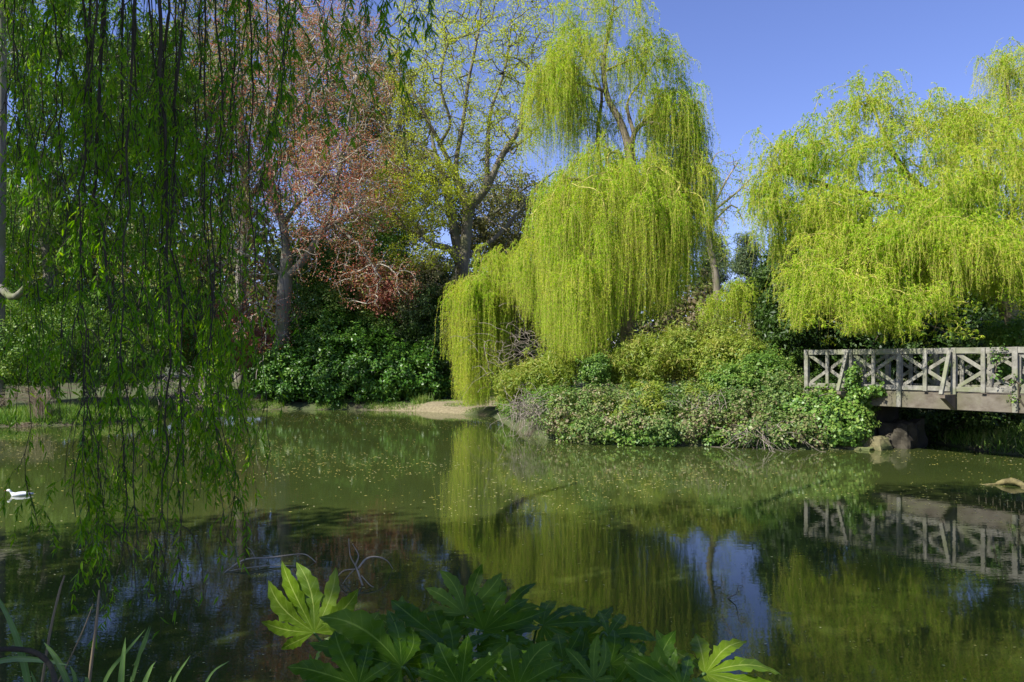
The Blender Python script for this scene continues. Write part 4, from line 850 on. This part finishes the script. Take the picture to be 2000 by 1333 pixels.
white = plain('white_feathers', (.72, .72, .70), (.85, .85, .83)); greyf = plain('pale_grey_feathers', (.50, .52, .55), (.66, .68, .70)); blackf = plain('black_feathers', (.012, .012, .014), (.03, .03, .034)); redb = plain('dark_red_bill', (.16, .03, .02), (.25, .06, .04)); bb = plain('horn_bill', (.05, .045, .04), (.09, .08, .07))
Yg = CZ*FPX/(968-HOR); bird('gull', 'small white gull floating on the pond at the far left', 'gull', ((37-1000)/FPX*Yg, Yg, -.012), .34, math.pi+.25, (white, greyf, redb))
Yg = CZ*FPX/(854-HOR); bird('moorhen', 'tiny black water bird swimming behind the hanging strands', 'moorhen', ((459-1000)/FPX*Yg, Yg, -.01), .30, .2, (blackf, blackf, redb))
xb = (412-1000)/FPX*34.2; bird('magpie', 'small black and white bird standing on the far bank behind the strands', 'bird', (xb, 34.6, float(HT(xb, 34.6))), .34, .5, (blackf, white, bb), legs=.1)
def perch(px, py, Y, label, yaw):
    q = P(px, py, Y); bird('crow', label, 'crow', tuple(q), .40, yaw, (blackf, blackf, bb), pitch=.6)
perch(981, 144, 38.0, 'black crow perched in the upper right of the young-leaved oak', .4); perch(973, 218, 37.9, 'black crow perched on an inner limb, the lower of the two in the oak', 2.4); perch(1040, 4, 38, 'black crow at the very top edge of the picture beside the tallest willow', 2.)
# ================================================================== foreground willow
Rk = np.random.default_rng(51)
b = np.array([-6.2, 1.4, float(HT(-6.2, 1.4))-.15])
root = tree_root('weeping_willow', b, 'near weeping willow hanging dark leafy strands down the left of the view', 'weeping willow')
sk = Skel(); sk.chain([b, b+[.2, .2, 2.2], b+[.5, .5, 4.5], b+[1., .9, 6.2]], [.48, .40, .34, .26])
sk.limb([b+[1., .9, 6.2], (-3.6, 3.3, 7.6), (-1.8, 4.3, 8.0), (.2, 5., 7.6)], [.2, .14, .09, .04]); sk.limb([b+[.6, .6, 5.], (-6.5, 4., 7.2), (-7, 7, 8.4), (-6, 9, 8.6)], [.2, .14, .09, .04])
sk.limb([b+[.6, .6, 5.], (-8.5, 1., 7.4), (-11.5, 1.5, 8.6)], [.18, .12, .05]); sk.limb([b+[1., .9, 6.2], (-5., 5., 9), (-3.5, 7.5, 9.8), (-2, 9, 9.6)], [.16, .12, .08, .03]); sk.limb([b+[1., .9, 6.2], (-6, -1, 8.5), (-8, -3, 9)], [.14, .1, .04])
MAIN = [(25, 60, 420, 5.2, .006), (52, 40, 560, 5.6, .006), (75, 95, 660, 4.8, .007), (95, 62, 1040, 5.0, .006), (128, 128, 820, 5.3, .008), (150, 178, 1060, 4.6, .010), (170, 205, 1120, 4.9, .009), (196, 150, 1010, 4.3, .008), (216, 222, 1150, 4.5, .019),
    (226, 182, 1180, 4.8, .010), (240, 252, 1160, 4.2, .010), (262, 236, 1050, 5.2, .009), (287, 300, 980, 4.6, .008), (318, 322, 1170, 4.4, .017), (328, 336, 1080, 4.7, .012), (345, 300, 1130, 5., .009), (372, 352, 1190, 4.5, .010), (384, 430, 1070, 4.8, .009), (398, 376, 930, 5.3, .008),
    (420, 446, 1050, 4.6, .009), (440, 470, 900, 5.0, .008), (455, 430, 780, 5.4, .007), (478, 500, 930, 4.7, .008), (498, 470, 700, 5.2, .007), (520, 505, 760, 5.5, .006), (540, 530, 560, 5.0, .006), (552, 545, 480, 4.7, .006), (572, 565, 400, 5.3, .006), (590, 585, 280, 5.0, .005),
    (10, 20, 300, 4.6, .006), (40, 30, 380, 4.4, .006), (110, 150, 600, 5.8, .006), (300, 270, 700, 5.9, .007), (410, 400, 620, 5.8, .006), (140, 100, 500, 5.9, .006), (350, 380, 820, 5.9, .007), (60, 110, 760, 6.0, .006), (185, 160, 900, 6.1, .006), (460, 490, 560, 6.0, .006), (250, 290, 900, 6.1, .007), (425, 460, 980, 6.2, .006), (5, 50, 520, 6.0, .006)]
LIGHT = [(612, 618, 225, 5.2), (640, 650, 120, 5.), (668, 676, 130, 5.4), (690, 708, 300, 4.9), (715, 722, 190, 5.2), (735, 728, 270, 5.), (760, 752, 120, 5.2), (772, 786, 205, 4.9), (790, 806, 160, 5.1), (806, 800, 110, 5.4), (823, 812, 70, 5.3), (630, 640, 250, 5.6), (655, 660, 70, 5.3), (745, 760, 60, 5.)]
PTs = []; PR = []; segs = []; LS = []; LL = []
def strand_path(x0, x1, yb, Y, m=26):
    top = P(x0, -150, Y)+[0, 0, Rk.uniform(0, .5)]; bot = P(x1, yb, Y); t = np.linspace(0, 1, m)[:, None]; p = top*(1-t)+bot*t
    wv = Rk.normal(size=(m, 3)).cumsum(0)*.022; wv -= t*wv[-1]*.7; wv[:, 2] = 0; wv[:, 0] += .05*np.sin(t[:, 0]*7+x0); return p+wv*(.4+.6*t)
tops = []; side = []
for (x0, x1, yb, Y, r) in MAIN:
    p = strand_path(x0, x1, yb, Y); tops.append(p[0]); PTs.append(p); PR.append(np.linspace(r*.82, .0018, 26)*(1+.08*Rk.normal(size=26)))
    n = int((p[0, 2]-p[-1, 2])*(6.4 if x0 < 470 else 4.6))
    for f in np.sort(Rk.uniform(.02, .97, n)):
        i = int(f*25); side.append((p[i], Y, Rk.uniform(.18, .75)*(1 if f < .85 else .7), .0026 if r < .01 else .0034))
for (x0, x1, yb, Y) in LIGHT:
    p = strand_path(x0, x1, yb, Y); tops.append(p[0]); PTs.append(p); PR.append(np.linspace(.0045, .0012, 26))
    for f in Rk.uniform(.5, 1., 2): side.append((p[int(f*25)], Y, Rk.uniform(.06, .2), .0018))
SP = []; SR = []
for (q, Y, L, r) in side:
    a = Rk.uniform(0, 6.283); L *= 1.1; t = np.linspace(0, 1, 10)[:, None]; h = np.array([math.cos(a), math.sin(a)*.7, 0]); k = Rk.uniform(.08, .42)
    p = q+h*L*k*(1-(1-t)**2)*.8+np.array([0, 0, -1.])*L*(t**1.5*(1-k*.35))+np.array([0, 0, .10])*L*np.sin(t*3.1)*Rk.uniform(0, .4); p = p+Rk.normal(size=(10, 3)).cumsum(0)*.010*t
    SP.append(p); SR.append(np.linspace(r, .0012, 10))
# twigs on the side shoots
TP = []
for p in SP:
    for _ in range(2):
        if Rk.random() < .8:
            i = Rk.integers(2, 9); a = Rk.uniform(0, 6.283); L = Rk.uniform(.10, .36); t = np.linspace(0, 1, 6)[:, None]; h = np.array([math.cos(a), math.sin(a), 0]); TP.append(p[i]+h*L*.45*(1-(1-t)**2)-np.array([0, 0, 1.])*L*t**1.4)
DN = lambda n: np.where(Rk.random(n) < .42, .22, Rk.uniform(.8, 1.9, n))
PTs = np.array(PTs); SP = np.array(SP); TP = np.array(TP)
def near_leaves(PT, L, dens, ll, lw, t0=0., spread=.5, keep=1.):
    n = np.maximum(2, (L*dens).astype(int)); idx = np.repeat(np.arange(len(L)), n); N = len(idx); t = t0+(1-t0)*Rk.random(N); m = PT.shape[1]; f = t*(m-1); i = np.minimum(f.astype(int), m-2); fr = (f-i)[:, None]
    c = PT[idx, i]*(1-fr)+PT[idx, i+1]*fr; d = Rk.normal(size=(N, 3))*spread; d[:, 2] = d[:, 2]*.5-1.; d = norm(d); s = norm(np.cross(d, Rk.normal(size=(N, 3)))); nn = np.cross(s, d)
    sz = (.55+.6*Rk.random(N))[:, None]; l = ll*sz; w_ = lw*sz; cv = -.10*l*Rk.normal(size=(N, 1)); z = np.array([0, 0, -1.])
    st = lambda a, b, cc: c+d*l*a+s*w_*b+nn*cc*cv+nn*abs(b)*w_*.35
    V = np.stack([st(0, 0, 0), st(.3, -.5, .5), st(.3, 0, .5), st(.3, .5, .5), st(.65, -.36, .8), st(.65, 0, .8), st(.65, .36, .8), st(1, 0, .3)], 1).reshape(-1, 3); o = (np.arange(N)*8)[:, None]
    T3 = np.concatenate([o+np.array([[0, 1, 2]]), o+np.array([[0, 2, 3]]), o+np.array([[4, 7, 5]]), o+np.array([[5, 7, 6]])]); Q = np.concatenate([o+np.array([[1, 4, 5, 2]]), o+np.array([[2, 5, 6, 3]])]); return V, [T3, Q]
mb = MB()
LLs = np.linalg.norm(np.diff(SP, axis=1), axis=2).sum(1)
def DP(X):
    c_ = X[:, 0]; f_ = np.sin(c_[:, 0]*4.6+c_[:, 2]*1.9)+np.sin(c_[:, 2]*3.7-c_[:, 0]*2.9+1)+.7*Rk.normal(size=len(c_)); return np.where(f_ < -.05, .10, Rk.uniform(.9, 2.1, len(c_)))
V, F = near_leaves(SP, LLs, 30*DP(SP), .070, .014, .06); mb.add(V, F)
LT = np.linalg.norm(np.diff(TP, axis=1), axis=2).sum(1); V, F = near_leaves(TP, LT, 42*DP(TP), .068, .014); mb.add(V, F)
nM = len(MAIN); V, F = near_leaves(PTs[:nM], np.linalg.norm(np.diff(PTs[:nM], axis=1), axis=2).sum(1), 9, .08, .012, .05); mb.add(V, F)
V, F = near_leaves(PTs[nM:], np.full(len(LIGHT), 2.), 9, .10, .014, .66); mb.add(V, F)
leafN = mb
mt = MB(); V, F = tubes_arr(PTs, np.array(PR), 6); mt.add(V, F); V, F = tubes_arr(SP, np.array(SR), 4); mt.add(V, F); V, F = tubes_arr(TP, np.full(TP.shape[:2], .0012), 3); mt.add(V, F)
mt.build('hanging_branches', M['bark_dark'], root)
# crown that shades the near water
n0 = len(sk.P); sk.grow(np.array(tops), .012, .4, .12, .4, .05, Rk)
CR = np.vstack([ell_pts((-6.5, -.1, 9.3), (8.2, 5.6, 2.6), 760, Rk, .2, 1., zmin=7.6), ell_pts((-4.2, 2.9, 10.2), (6., 3.4, 1.9), 330, Rk, .1, 1., zmin=8.6), ell_pts((-.3, 4.9, 10.2), (4.4, 3.0, 1.6), 240, Rk, .1, 1., zmin=9.)])
tips = sk.grow(CR, .012, .5, .15, .6, .03, Rk); sk.radii(.012, 2.4); sk.build(root, M['bark_willow'], M['bark_dark'], .05)
allc = np.array(sk.P)[tips]; Cc = allc
cl_ = clump_leaves(Cc, .62, 92, .17, .055, None, .5, .9, Rk, (1, 1, .7))
def clear(cl_, pts):   # gaps in the crown where the sun gets through
    k_ = np.ones(len(cl_[0]), bool)
    for q, rr in pts:
        v = cl_[0]-q; t_ = v@S; k_ &= (np.linalg.norm(v-t_[:, None]*S, axis=1) > rr) | (t_ < 1.2)
    return [c_[k_] for c_ in cl_]
GAPS = [(P(560, 1160, 3.2), .21), (P(700, 1225, 3.2), .06), (P(1480, 1315, 2.85), .22), (P(1000, 1260, 2.9), .07), (P(260, 1190, 4.6), .22), (P(780, 1270, 2.8), .08), (P(1000, 1300, 2.8), .12), (P(300, 1290, 2.8), .15), (P(1200, 1270, 3.), .09), (P(120, 1210, 2.9), .12), (P(420, 700, 4.8), .2), (P(130, 500, 4.8), .2), (P(300, 1120, 4.5), .14)]+[(P(Rk.uniform(20, 480), Rk.uniform(100, 1100), Rk.uniform(4.3, 5.8)), Rk.uniform(.07, .19)) for _ in range(30)]
V, F = leaf_mesh(*clear(cl_, GAPS)); leafN.add(V, F)
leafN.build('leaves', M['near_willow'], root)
# second tree on the near bank, out of the picture to the left, that shades the near bank
b = np.array([-11.5, -1.5, float(HT(-11.5, -1.5))-.1]); root = tree_root('bank_tree', b, 'leafy tree on the near bank left of the viewer, outside the picture', 'tree')
sk = Skel(); sk.chain([b, b+[0, 0, 3], b+[.4, .6, 6]], [.4, .33, .2]); CR = ell_pts((-11, 0., 8.), (5.5, 6., 4.), 420, Rk, .2, 1., zmin=4.5)
tips = sk.grow(CR, .014, .6, .15, .6, 0, Rk); sk.radii(.014); sk.build(root, M['bark_oak'], M['bark_dark'], .06); V, F = leaf_mesh(*clear(clump_leaves(CR, .8, 80, .20, .12, None, .5, .9, Rk), GAPS)); mesh('leaves', V, F, M['holly'], root)
# ================================================================== fatsia
def fatsia_leaf(base, axis, nrm, size, lobes=8, span=250, droop=.25, seed=0, curl=.06, wid=1.):
    AL = []
    rg = np.random.default_rng(seed); a = norm(np.array(axis, float)); n = np.array(nrm, float); n = norm(n-a*(n@a)); s = np.cross(n, a); mb = MB()
    ang = np.radians(np.linspace(-span/2, span/2, lobes)); dA = ang[1]-ang[0]; m = 19
    for i, th in enumerate(ang):
        Lb = size*(1-.42*abs(th/math.radians(span/2))**1.6)*rg.uniform(.80, 1.08); bend = rg.normal()*.16; dr = droop*rg.uniform(.3, 1.7); roll = rg.normal()*.35; V = []; A = []
        for j in range(m):
            t = j/(m-1); r = t*Lb
            wmax = .145*Lb*wid*np.interp(t, [0, .22, .38, .50, .56, .62, .70, .76, .84, .93, 1.], [.9, .70, .62, .98, .80, .84, .98, .66, .60, .26, 0.])*(1+.12*math.sin(i*3.1+seed))
            ser = (1+.10*(j % 2)) if t > .4 else 1
            hw = min(wmax*ser, r*math.tan(dA/2)*1.0) if t < .40 else wmax*ser
            thj = th+bend*t*t
            for q in (-1, -.5, 0, .5, 1):
                off = q*hw; x = r*math.cos(thj)-off*math.sin(thj); y = r*math.sin(thj)+off*math.cos(thj); rr = r/size
                z = -dr*size*rr**2+q*hw*roll*t+abs(q)*hw*.28-(abs(q)**2)*hw*.18+curl*size*math.sin(6*t+i)*t*.35+(.015*size*math.sin(j*1.9+i*2)*abs(q) if t > .3 else 0)
                V.append(np.array(base)+a*x+s*y+n*z); A.append(1-abs(q)); AL.append(np.array([t]))
        F = [[j*5+k, j*5+k+1, j*5+k+6, j*5+k+5] for j in range(m-1) for k in range(4)]
        mb.add(V, np.array(F), A)
    mb.AL = AL; return mb
root = empty('fatsia_shrub', (0.0, 3.3, float(HT(0., 3.3))), 'large-leaved glossy fatsia shrub filling the bottom centre foreground', 'shrub')
fb = np.array([.0, 3.3, float(HT(0., 3.3))-.1])
# base px, py, Y, screen direction (dx, dy up), depth of axis, normal, size, lobes, span, droop
LV = [(614, 1236, 3.25, (-.30, 1., .10), (-.15, -1., .25), .34, 8, 200, .10), (908, 1200, 3.35, (-.02, 1., .35), (0, -.75, .75), .27, 8, 230, .15), (784, 1303, 2.75, (-1., .32, .1), (.0, -.62, .9), .40, 7, 200, .22),
    (885, 1290, 3.0, (-.8, .35, .5), (0, -.5, 1.), .30, 8, 230, .25), (945, 1232, 3.2, (.9, .45, .2), (0, -.6, .9), .30, 8, 230, .25), (1060, 1222, 3.3, (1., .15, .1), (0, -.5, 1.), .32, 7, 220, .3), (870, 1255, 3.2, (-1., .35, .3), (0, -.5, 1.), .36, 8, 220, .22),
    (1188, 1243, 3.1, (1., -.35, -.1), (.1, -.6, .9), .30, 7, 220, .35), (1378, 1316, 2.85, (1., .12, -.0), (.0, -.5, 1.), .38, 8, 230, .25), (960, 1292, 2.75, (.3, -.6, -.6), (0, -.8, .8), .16, 6, 220, .3), (1040, 1295, 2.8, (.1, -1., -.3), (0, -1., .5), .16, 5, 200, .3),
    (1160, 1330, 2.7, (-.3, .9, .2), (0, -.7, .8), .20, 6, 200, .2), (1270, 1345, 2.75, (.3, .9, .2), (0, -.6, .9), .22, 7, 220, .2), (1085, 1330, 2.8, (-.9, .3, .2), (0, -.6, 1.), .26, 7, 220, .25), (700, 1340, 2.6, (-.9, .3, .2), (0, -.5, 1.), .30, 7, 220, .25),
    (900, 1345, 2.5, (-.2, .6, .6), (0, -.6, .9), .24, 8, 240, .25), (800, 1255, 3.3, (-.3, .7, .6), (0, .35, 1.), .24, 7, 220, .3), (1010, 1345, 2.55, (.5, .5, .4), (0, -.5, 1.), .25, 8, 240, .3), (1135, 1250, 3.35, (.6, .5, .4), (0, -.5, 1.), .26, 7, 230, .3),
    (1230, 1300, 3.0, (-.5, .3, .4), (0, -.5, 1.), .24, 7, 230, .3), (690, 1262, 3.1, (-.1, .7, .6), (0, .3, 1.), .20, 7, 220, .3), (980, 1205, 3.6, (.5, .7, .4), (0, -.5, 1.), .24, 7, 230, .2), (1330, 1345, 2.7, (-.6, .5, .3), (0, -.5, 1.), .26, 7, 230, .3), (840, 1330, 2.65, (1., .3, .3), (0, -.5, 1.), .26, 7, 230, .3),
    (1100, 1290, 3.0, (.8, .2, .2), (0, -.5, 1.), .24, 7, 230, .35), (620, 1310, 3.0, (-.5, -.6, .2), (0, -.8, .8), .18, 6, 220, .3), (990, 1255, 3.1, (-.2, -.4, -.6), (0, -.6, .9), .22, 7, 230, .3)]
RF = np.random.default_rng(77)
for _ in range(22):
    px = RF.uniform(690, 1290); py = np.interp(px, [690, 950, 1290], [1290, 1240, 1320])+RF.uniform(0, 70); th = RF.uniform(-.3, 3.4)
    LV.append((px, py, RF.uniform(2.7, 3.3), (math.cos(th), .25+.3*math.sin(th), RF.uniform(-.1, .5)), (RF.normal()*.2, -.5, RF.uniform(.5, 1.1)), RF.uniform(.13, .24), int(RF.integers(5, 9)), 215, RF.uniform(.15, .4)))
for i, (px, py, Y, ax, nr, sz, lb, spn, dr) in enumerate(LV):
    if i < 27: sz *= .93
    yg = i in (0, 8, 16, 20)  # leaves that get the sunlit colour copy
    q = P(px, py, Y); axis = np.array([ax[0], ax[2], ax[1]]); lf = fatsia_leaf(q, axis, nr, sz, lb, spn, dr, 100+i); lf = lf.build('leaf', M['fatsia_sunlit' if yg else 'fatsia'], root, smooth=True, attr='vein', along=lf.AL)
    if yg: lf['label'] = 'yellow-green leaf with sunlit tone in its colour'
    c0 = fb+np.array([Rk.normal()*.12+(q[0])*.45, Rk.normal()*.08-.1, .1+Rk.random()*.2]); md = (c0+q)/2+np.array([0, .05, -.08]); mb = MB(); tube_mb(mb, [c0, md, q-norm(axis)*.03-norm(np.array(nr, float))*.03, q], [.008, .006, .0055, .004], 6, 5)
    mb.build('leaf_stalk', M['iris'], root, smooth=True)
sk = Skel(); sk.chain([fb, fb+[.02, 0, .3]], [.03, .025], -1, .1); sk.grow(np.array([P(x, y, 3.2)-[0, 0, .18] for x, y in ((700, 1330), (820, 1300), (950, 1290), (1080, 1300), (1200, 1330), (1000, 1250), (760, 1350), (1300, 1380))]), .009, .12, .25, .5, -.1, Rk); sk.radii(.009); sk.build(root, M['bark_dark'], M['bark_dark'], .5, bname='stems')
# ================================================================== iris blades, dry stalks, bent branch
def blade(pts, w, mb, n=14):
    p = smoothcurve(pts, 6); p, _ = resample(p, np.zeros(len(p)), n); t = np.linspace(0, 1, n); T_ = norm(np.gradient(p, axis=0)); sd = norm(np.cross(T_, norm(np.array([.15, -1, .25])))); hw = w*.5*np.interp(t, [0, .5, .85, 1], [.9, 1, .55, .02])
    V = []; A = []
    for i in range(n):
        for q in (-1, 0, 1): V.append(p[i]+sd[i]*q*hw[i]+np.array([0, .18, 0])*(1-abs(q))*hw[i]); A.append(1 if q == 0 else 0)
    mb.add(V, np.array([[i*3+k, i*3+k+1, i*3+k+4, i*3+k+3] for i in range(n-1) for k in range(2)]), A)
def bpt(px, py, Y): return P(px, py, Y)
iris = empty('iris_plant', (-2.0, 3.0, float(HT(-2., 3.))), 'strappy green iris blades in the bottom left corner', 'plant')
for pts, w_ in [([(70, 1420, 2.9), (45, 1290, 2.9), (20, 1215, 2.9), (-20, 1140, 2.9)], .026), ([(135, 1340, 2.8), (112, 1290, 2.8), (86, 1255, 2.8)], .022), ([(232, 1400, 2.8), (238, 1310, 2.8), (245, 1245, 2.8)], .022), ([(262, 1400, 2.8), (280, 1340, 2.8), (296, 1303, 2.8), (304, 1293, 2.8)], .020),
    ([(180, 1400, 2.9), (210, 1320, 2.9), (245, 1275, 2.9), (285, 1228, 2.9)], .014), ([(258, 1330, 3.), (275, 1270, 3.), (292, 1222, 3.)], .014), ([(262, 1300, 3.), (282, 1262, 3.), (295, 1222, 3.)], .008), ([(-30, 1300, 2.8), (20, 1288, 2.8), (80, 1290, 2.8), (135, 1300, 2.8)], .020), ([(145, 1400, 2.8), (147, 1330, 2.8), (137, 1300, 2.8)], .020),
    ([(160, 1360, 2.7), (170, 1330, 2.7), (165, 1322, 2.7)], .02), ([(320, 1400, 2.9), (340, 1330, 2.9), (372, 1280, 2.9)], .012), ([(255, 1390, 2.8), (256, 1320, 2.8)], .014), ([(380, 1400, 2.9), (410, 1320, 2.9), (450, 1290, 2.9)], .010), ([(50, 1420, 2.7), (70, 1350, 2.7), (60, 1310, 2.7)], .018), ([(300, 1400, 2.8), (325, 1350, 2.8), (335, 1320, 2.8)], .016)]:
    mb = MB(); blade([bpt(*q) for q in pts], w_, mb); mb.build('blade', M['iris'], iris, smooth=True, attr='vein')
for lab, pts, r in [('tall tan reed stalk, leftmost of the three dry stalks at bottom left', [(70, 1420, 3.), (95, 1250, 3.), (115, 1160, 3.), (126, 1125, 3.)], .0055), ('thick tan reed stalk with split tip, rightmost of the three dry stalks at bottom left', [(165, 1420, 2.9), (178, 1300, 2.9), (188, 1220, 2.9), (194, 1153, 2.9)], .0065), ('thin leaning tan reed stalk between the two thicker dry stalks', [(95, 1370, 2.95), (135, 1290, 2.95), (165, 1225, 2.95), (182, 1180, 2.95)], .0032)]:
    arc('reed_stalk', lab, 'reed stalk', [([bpt(*q) for q in pts], [r, r*.9, r*.8, r*.5])], 'straw', 6)
arc('bent_branch', 'brown bent branch arching into the bottom left corner', 'branch', [([bpt(-60, 1275, 2.7), bpt(10, 1268, 2.7), bpt(60, 1272, 2.7), bpt(90, 1290, 2.7), bpt(105, 1320, 2.65), bpt(115, 1400, 2.6)], [.008, .009, .009, .009, .009, .009])], 'bark_dark', 8)
GR = {'crow': 'crows perched in the oak', 'fallen_branch': 'dead branches sticking out of the water', 'reed_stalk': 'dry reed stalks in the near left corner', 'dead_twigs': 'dead twig tangles on the banks',
    'straw_clump': 'dry grass clumps on the left bank', 'bamboo_clump': 'bamboo clumps on the island', 'pine_tree': 'pines in the distance', 'weeping_willow': 'weeping willows round the pond', 'bridge_abutment': 'abutments of the footbridge'}
for o_ in list(sc.objects):
    if o_.parent is None and o_.name.split('.')[0] in GR: o_['group'] = GR[o_.name.split('.')[0]]
# ================================================================== camera
cam = bpy.data.cameras.new('camera'); cam.lens = 27.0; cam.sensor_width = 36.; cam.shift_y = (HOR-666.5)/2000; cam.clip_end = 3000; cam.clip_start = .05
co = bpy.data.objects.new('camera', cam); link(co); co.location = (0, 0, CZ); co.rotation_euler = (math.pi/2, 0, 0); sc.camera = co
sc.view_settings.view_transform = 'Standard'; sc.view_settings.look = 'None'; sc.view_settings.exposure = 0.86; sc.view_settings.gamma = 1.0
sc.cycles.max_bounces = 8; sc.cycles.diffuse_bounces = 4; sc.cycles.transmission_bounces = 4; sc.cycles.glossy_bounces = 3
